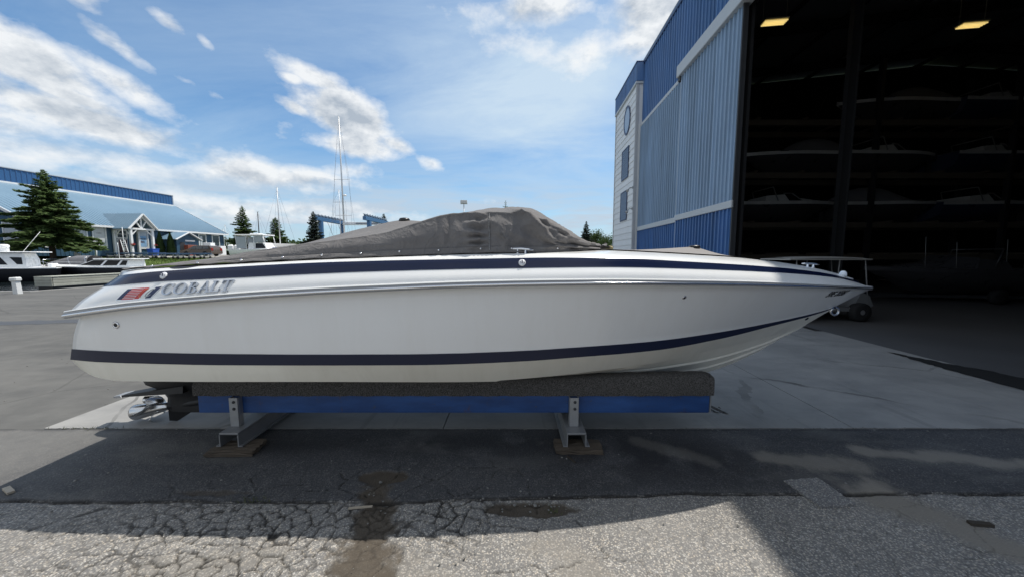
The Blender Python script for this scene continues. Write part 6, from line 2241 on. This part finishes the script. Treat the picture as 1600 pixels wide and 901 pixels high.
a = [m.vert((x, -wy(z), z)) for x, z in outline]
b = [m.vert((x, wy(z), z)) for x, z in outline]
m.face(a)
m.face(b[::-1])
for k in range(len(a)):
    m.face((a[k], a[(k + 1) % len(a)], b[(k + 1) % len(a)], b[k]))
m.build('body', M_CARP, car)
for pts in ([(1.05, 1.02), (.42, 1.41), (.0, 1.44), (.0, 1.02)], [(-.08, 1.02), (-.08, 1.44), (-1.0, 1.43), (-1.0, 1.02)], [(-1.08, 1.02), (-1.08, 1.43), (-1.8, 1.41), (-2.1, 1.05)]):
    for s in (-1, 1):
        m = MB()
        m.prism([(x, s * (wy(z) + .008), z) for x, z in pts], (0, -s * .02, 0))
        m.build('window', M_GLASS, car)
MB().hexa([(1.22, -.74, 1.0), (1.22, .74, 1.0), (.50, .64, 1.465), (.50, -.64, 1.465), (1.24, -.74, 1.01), (1.24, .74, 1.01), (.52, .64, 1.475), (.52, -.64, 1.475)]).build('windscreen', M_GLASS, car)
for x in (-1.42, 1.45):
    for s in (-.82, .82):
        w = MB().lathe([(.2, -.1), (.32, -.1), (.34, -.06), (.34, .06), (.32, .1), (.2, .1)], (x, s, .34), (0, 1, 0), 20).build('wheel', M_TYRE, car)
        MB().lathe([(0, -.105), (.2, -.09), (.21, .09), (0, .105)], (x, s, .34), (0, 1, 0), 14).build('rim', simple('cart rim', (0.30, 0.30, 0.31), .4, .5), w)
for s in (-.7, .7):
    MB().bbox(-2.425, -2.3, s - .14, s + .14, .8, 1.15, .02).build('tail_light', simple('tail red', (.3, .015, .01), .3), car)
    MB().bbox(2.28, 2.40, s - .18, s + .18, .66, .80, .02).build('headlight', simple('lens pale', (.6, .62, .64), .15), car)
v = empty('white_skip', (-46.2, 55.0, zt(55) + .08), R(5), 'white machine box behind the parked car near the wing', 'machine box')
MB().bbox(-1.3, 1.3, -.6, .6, .1, 1.5, .04).bbox(-1.25, -.2, -.5, .5, 1.505, 2.0, .04).build('body', M_WT, v)
MB().box(.1, 1.0, -.63, -.605, .7, 1.2).build('vent_grille', M_DARKST, v)

# ================================================================== TREES
M_BARK = simple('bark', (0.075, 0.055, 0.042), .95, var=.3, scale=6, bump=.6, bscale=14)


def leafmat(name, lo, hi):
    g = NG(name, 0.75, spec=0.2)
    n = g.noise(0.9, 4, 0.6)
    n2_ = g.noise(7, 3, 0.6)
    c = g.mix(g.math('MULTIPLY_ADD', g.math('ADD', n, g.math('MULTIPLY', n2_, .6)), 1.6, -.75, clamp=True), lo, hi)
    g.color(c)
    tl_ = g.N.new('ShaderNodeBsdfTranslucent')
    g.L.new(c, tl_.inputs['Color'])
    mx = g.N.new('ShaderNodeMixShader')
    mx.inputs[0].default_value = 0.5
    out = g.N['Material Output']
    g.L.new(g.b.outputs[0], mx.inputs[1])
    g.L.new(tl_.outputs[0], mx.inputs[2])
    g.L.new(mx.outputs[0], out.inputs['Surface'])
    return g.m


M_SPR = leafmat('spruce needles', (0.062, 0.105, 0.040), (0.165, 0.235, 0.080))
M_SPRB = leafmat('blue spruce needles', (0.030, 0.045, 0.036), (0.070, 0.090, 0.066))
M_CED = leafmat('cedar', (0.020, 0.042, 0.016), (0.050, 0.085, 0.030))
M_WOOD = leafmat('far leaves', (0.030, 0.055, 0.020), (0.085, 0.125, 0.045))


def spruce(loc, H, Rr, seed, lab, mat=M_SPR, bare=.07, group=None, dens=1.0, trunk=.022):
    rs = random.Random(seed)
    t = empty('spruce_tree', loc, 0, lab, 'tree', group)
    m = MB()
    m.tube([(0, 0, -.2), (0, 0, H * .3), (rs.gauss(0, .02), rs.gauss(0, .02), H * .96)], [H * trunk, H * trunk * .7, .02], 8)
    cr = MB()
    nw = int(34 * dens)
    for i in range(nw):
        f = i / (nw - 1)
        z = H * (bare + (1 - bare) * f ** .95)
        L0 = Rr * (1 - f) ** .82 * (.72 + .5 * rs.random()) * (1 if i % 5 else 1.12) + .12
        nb_ = max(4, int(rs.uniform(6, 9) * (1 - .4 * f)))
        a0 = rs.uniform(0, 6.28)
        for b in range(nb_):
            a = a0 + 6.283 * b / nb_ + rs.uniform(-.3, .3)
            L_ = L0 * rs.uniform(.62, 1.12)
            droop = -.16 - .18 * (1 - f) + .5 * f ** 2
            d = Vector((math.cos(a), math.sin(a), 0))
            tip = Vector((0, 0, z)) + d * L_ + Vector((0, 0, droop * L_ + .10 * L_))
            m.tube([(0, 0, z), tuple(Vector((0, 0, z)) + d * L_ * .5 + Vector((0, 0, droop * L_ * .6))), tuple(tip)], [.035 * (1 - f) + .012, .02, .008], 4, caps=False)
            side = Vector((-d.y, d.x, 0))
            nc = max(4, int(L_ * 13 * dens))
            for c in range(nc):
                q = .12 + .9 * (c + rs.random()) / nc
                base_ = Vector((0, 0, z)) + d * L_ * q + Vector((0, 0, droop * L_ * q * (1.2 - .2 * q) + .10 * L_ * max(0, q - .5)))
                w = (.30 * (1 - .65 * q) + .12) * L_ * .62
                for s in (-1, 1):
                    for rpt in range(3):
                        ln = w * rs.uniform(.6, 1.25)
                        dirv = (side * s * rs.uniform(.6, 1.0) + d * rs.uniform(.15, .8) + Vector((0, 0, rs.uniform(-.55, .15)))).normalized()
                        p0 = base_ + Vector((rs.gauss(0, .04), rs.gauss(0, .04), rs.gauss(0, .04)))
                        p1 = p0 + dirv * ln
                        wd = dirv.cross(Vector((rs.gauss(0, .4), rs.gauss(0, .4), 1))).normalized() * (.085 + .05 * L_ * rs.random())
                        pm_ = p0.lerp(p1, .55)
                        hang = Vector((0, 0, -rs.uniform(.03, .10)))
                        cr.poly([p0, pm_ + wd + hang, p1, pm_ - wd + hang])
    m.build('trunk', M_BARK, t)
    cr.build('crown', mat, t, fix=False)
    return t


spruce((-50.9, 39.2, zt(39.2) + .1), 9.9, 3.35, 1, 'large shaggy dark spruce standing before the marina building', M_SPR, .265, dens=1.05, trunk=.027)
spruce((-52.8, 70, 1.9), 9.6, 2.9, 2, 'dense dark spruce just right of the marina building', M_SPR, .04, 'conifers behind the yard')
spruce((-50.4, 76, 1.9), 8.0, 3.3, 3, 'broad dark conifer behind the white console boat', M_SPR, .04, 'conifers behind the yard')
spruce((-33.4, 60, 1.9), 7.3, 2.0, 4, 'grey green spruce beside the travel lift leg', M_SPRB, .04, 'conifers behind the yard')
spruce((-28.0, 78, 1.9), 9.0, 2.4, 5, 'loose spruce half hidden behind the travel lift', M_SPRB, .04, 'conifers behind the yard')
spruce((-1.6, 90, 1.9), 13.6, 2.2, 6, 'spruce tip rising just above the canvas cover', M_SPR, .04, 'conifers behind the yard', .8)
spruce((16.7, 80, 1.9), 7.6, 2.2, 7, 'thin grey spruce between the cover and the hangar', M_SPRB, .04, 'conifers behind the yard')


def cedar(loc, H, Rr, seed, lab):
    rs = random.Random(seed)
    t = empty('cedar_tree', loc, 0, lab, 'tree', 'clipped cedars by the wing')
    MB().tube([(0, 0, -.1), (0, 0, H * .5)], [.08, .04], 6).build('trunk', M_BARK, t)
    m = MB()
    for _ in range(900):
        f = rs.random() ** .9
        r = Rr * (math.sin(math.pi * min(1, .16 + f * .9)) ** .55) * (1 - .55 * f) * rs.uniform(.75, 1.08)
        a = rs.uniform(0, 6.28)
        p = Vector((r * math.cos(a), r * math.sin(a), .1 + f * (H - .2)))
        d = Vector((.35 * math.cos(a), .35 * math.sin(a), 1)).normalized() * rs.uniform(.12, .28)
        w = Vector((-math.sin(a), math.cos(a), 0)) * rs.uniform(.05, .11)
        m.poly([p - d * .5, p + w, p + d, p - w])
    m.build('crown', M_CED, t, fix=False)


cedar((-52.6, 53.0, zt(53)), 3.7, .62, 1, 'clipped columnar cedar nearest the porch')
cedar((-51.6, 53.6, zt(53.6)), 3.6, .62, 2, 'second columnar cedar, nearer the small wing')


def bush_tree(loc, H, Rr, seed, lab, group=None):
    rs = random.Random(seed)
    t = empty('broadleaf_tree', loc, 0, lab, 'tree', group)
    m = MB()
    m.tube([(0, 0, -.2), (0, 0, H * .6)], [.18, .07], 6)
    cr = MB()
    for k in range(14):
        a, e = rs.uniform(0, 6.28), rs.uniform(-.3, 1.2)
        c = Vector((math.cos(a) * math.cos(e), math.sin(a) * math.cos(e), math.sin(e) * .9)) * Rr * rs.uniform(.3, .75) + Vector((0, 0, H * .58))
        m.tube([(0, 0, H * .35), tuple(c)], [.06, .02], 4, caps=False)
        for _ in range(110):
            p = c + Vector((rs.gauss(0, 1), rs.gauss(0, 1), rs.gauss(0, .8))) * Rr * .22
            u, w = Vector((rs.gauss(0, 1), rs.gauss(0, 1), rs.gauss(0, 1))).normalized() * .17, Vector((rs.gauss(0, 1), rs.gauss(0, 1), rs.gauss(0, 1))).normalized() * .12
            cr.poly([p - u, p + w, p + u, p - w])
    m.build('trunk', M_BARK, t)
    cr.build('crown', M_WOOD, t, fix=False)


bush_tree((20.0, 86, 1.9), 6.2, 3.0, 3, 'green leafy tree at the foot of the thin grey spruce')
bush_tree((23.8, 92, 1.9), 5.6, 3.2, 4, 'round green tree close to the white siding of the hangar')
# far wooded shore
rs = np.random.RandomState(9)
N_ = 26000
xx = rs.uniform(-330, 190, N_)
yy = 230 + rs.uniform(0, 60, N_)
top = 8.5 + 5.5 * fbm(xx * .035, xx * 0 + 2, 61, 4) + 3.0 * (fbm(xx * .2, yy * .2, 62, 3) - .5)
zz = 1.5 + top * rs.rand(N_) ** .6
m = MB()
for x, y, z in zip(xx, yy, zz):
    a = rs.normal(0, 1, 3)
    b = rs.normal(0, 1, 3)
    a *= 1.0 / np.linalg.norm(a)
    b *= .8 / np.linalg.norm(b)
    m.poly([(x - a[0], y - a[1], z - a[2]), (x + b[0], y + b[1], z + b[2]), (x + a[0], y + a[1], z + a[2]), (x - b[0], y - b[1], z - b[2])])
tag(m.build('far_woods', M_WOOD, fix=False), kind='stuff')

# ================================================================== TRAVEL LIFT, MASTS, LIGHT POLE
M_LIFT = simple('lift blue paint', (0.040, 0.115, 0.235), .45, var=.18, scale=1.5)
tl = empty('travel_lift', (-30.5, 64, 1.9), R(-2.5), 'blue travel lift gantry with white cross beam beyond the boat cover', 'gantry crane')
TL = 9.0
for sx in (-4.5, 4.5):
    m = MB()
    m.bbox(sx - .3, sx + .3, -.9, TL + .4, 6.3, 6.95, .04)
    m.build('side_beam', M_LIFT, tl)
    for y in (1.0, TL - .6):
        MB().bbox(sx - .3, sx + .3, y - .35, y + .35, .9, 6.29, .03).build('leg', M_LIFT, tl)
        MB().lathe([(.2, -.3), (.72, -.3), (.75, 0), (.72, .3), (.2, .3)], (sx, y, .75), (1, 0, 0), 20).build('wheel', M_TYRE, tl)
    m = MB()
    for k in range(9):
        y = -.4 + k * (TL + .3) / 8.5
        m.lathe([(.05, -.2), (.26, -.2), (.26, .2), (.05, .2)], (sx, y, 7.12), (1, 0, 0), 10)
        m.beam((sx - .2, y, 7.0), (sx + .2, y + .5, 7.45), .08, .08)
    m.tube([(sx - .25, -.8, 7.42), (sx - .25, TL, 7.42)], .035, 5)
    m.build('winch_gear', simple('lift gear', (0.09, 0.13, 0.18), .5), tl)
    MB().bbox(sx - .36, sx + .36, .2, TL, .95, 1.5, .04).build('sill_beam', M_LIFT, tl)
MB().bbox(-4.19, 4.19, TL - .95, TL - .25, 6.2, 6.75, .03).build('cross_beam', M_WT, tl)
MB().box(-1.5, 3.2, TL - .965, TL - .952, 6.34, 6.62).build('name_band', simple('lift grey band', (.2, .22, .25), .5), tl)
for sx in (-4.5, 4.5):
    m = MB()
    for y in (2.6, 6.2):
        m.tube([(sx * .93, y, 6.3), (sx * .6, y, 2.4), (0, y, 1.7)], .035, 5)
    m.build('sling', simple('sling web', (.08, .08, .09), .8), tl)

M_MAST = simple('mast alloy', (0.52, 0.53, 0.54), .4, .4)


def sailboat(x, y, top, lab, spread=(), radar=None, rake=.0, r=.085, hullL=8.5, mat=None):
    t = empty('sailboat', (x, y, zt(y)), R(88), lab, 'sailboat', 'sailing boats ashore')
    rows = hull_rings(hullL, 2.6, 1.5, 13)
    m = MB()
    m.smooth = True
    for sg in (1, -1):
        m.grid([[(a - hullL * .5, sg * b, c + .5) for a, b, c in rr] for rr in rows])
    m.grid([[(rr[3][0] - hullL * .5, rr[3][1] * q, rr[3][2] + .5) for q in (-1, 0, 1)] for rr in rows])
    m.build('hull', M_BWHITE, t)
    MB().box(-.5, .5, -.06, .06, 0.02, .6).box(-1.5, -1.4, -.9, .9, 0.0, .9).box(1.5, 1.6, -.8, .8, 0.0, .9).build('keel', M_DARKST, t)
    hz = top - zt(y)
    tip = (rake * hz, 0, hz)
    at_ = lambda f: (rake * hz * f, 0, hz * f)
    mm = MB()
    mm.tube([(0, 0, 1.9), at_(.5), tip], [r, r, r * .7], 8)
    for f in spread:
        w = 1.35 * (1 - .25 * f)
        a = at_(f)
        mm.tube([(a[0], -w, a[2]), (a[0], w, a[2])], .03, 5)
    mm.tube([(tip[0] - .25, 0, hz), (tip[0] + .3, 0, hz + .1)], .025, 5)
    mm.build('mast', mat or M_MAST, t)
    st_ = MB()
    for s in (-1, 1):
        pts = [(0, s * 1.2, 2.0)] + [(at_(f)[0], s * 1.35 * (1 - .25 * f), at_(f)[2]) for f in spread] + [tip]
        st_.tube(pts, .014, 4)
    st_.tube([(-hullL * .48, 0, 2.0), tip], .013, 4).tube([(hullL * .48, 0, 2.2), tip], .013, 4)
    st_.build('rigging', simple('wire', (.25, .26, .28), .4, .5), t)
    if radar:
        a = at_(radar)
        MB().lathe([(.2, 0), (.28, .06), (.26, .22), (.1, .28), (0, .28)], (a[0], -.36, a[2]), (0, 0, 1), 14).beam((a[0], -.3, a[2] + .04), (a[0], 0, a[2] + .04), .1, .05).build('radar_dome', M_WT, t)
    return t


sailboat(-25.9, 55, 22.6, 'tallest sailboat mast with two spreaders and a radar dome', (.30, .56), .44, -.012, .12)
sailboat(-39.2, 60, 13.2, 'pale bare mast standing behind the white console boat', (), None, .0, .09)
sailboat(-28.9, 60, 12.8, 'short thin mast beside the tallest mast', (.55, .82), None, 0, .06)
sailboat(-49.8, 70, 10.4, 'short dark mast between the two dark conifers', (), None, 0, .10, 7, M_DARKST)
sailboat(-72.5, 90, 9.6, 'far thin mast left of the dense spruce, tallest of the far pair', (.6,), None, 0, .06)
sailboat(-73.8, 91, 8.6, 'far thin mast left of the dense spruce, shorter of the far pair', (.6,), None, 0, .06)
lp = empty('light_pole', (-9.4, 70, 1.9), 0, 'slim yard light pole with a twin floodlight head above the cover', 'light pole')
MB().tube([(0, 0, 0), (0, 0, 10.2)], [.12, .08], 8).build('pole', M_MAST, lp)
MB().bbox(-.65, .65, -.3, .2, 10.15, 10.75, .05).box(-.7, .7, -.05, .05, 10.0, 10.12).build('floodlight', simple('lamp grey', (0.45, 0.45, 0.44), .4), lp)
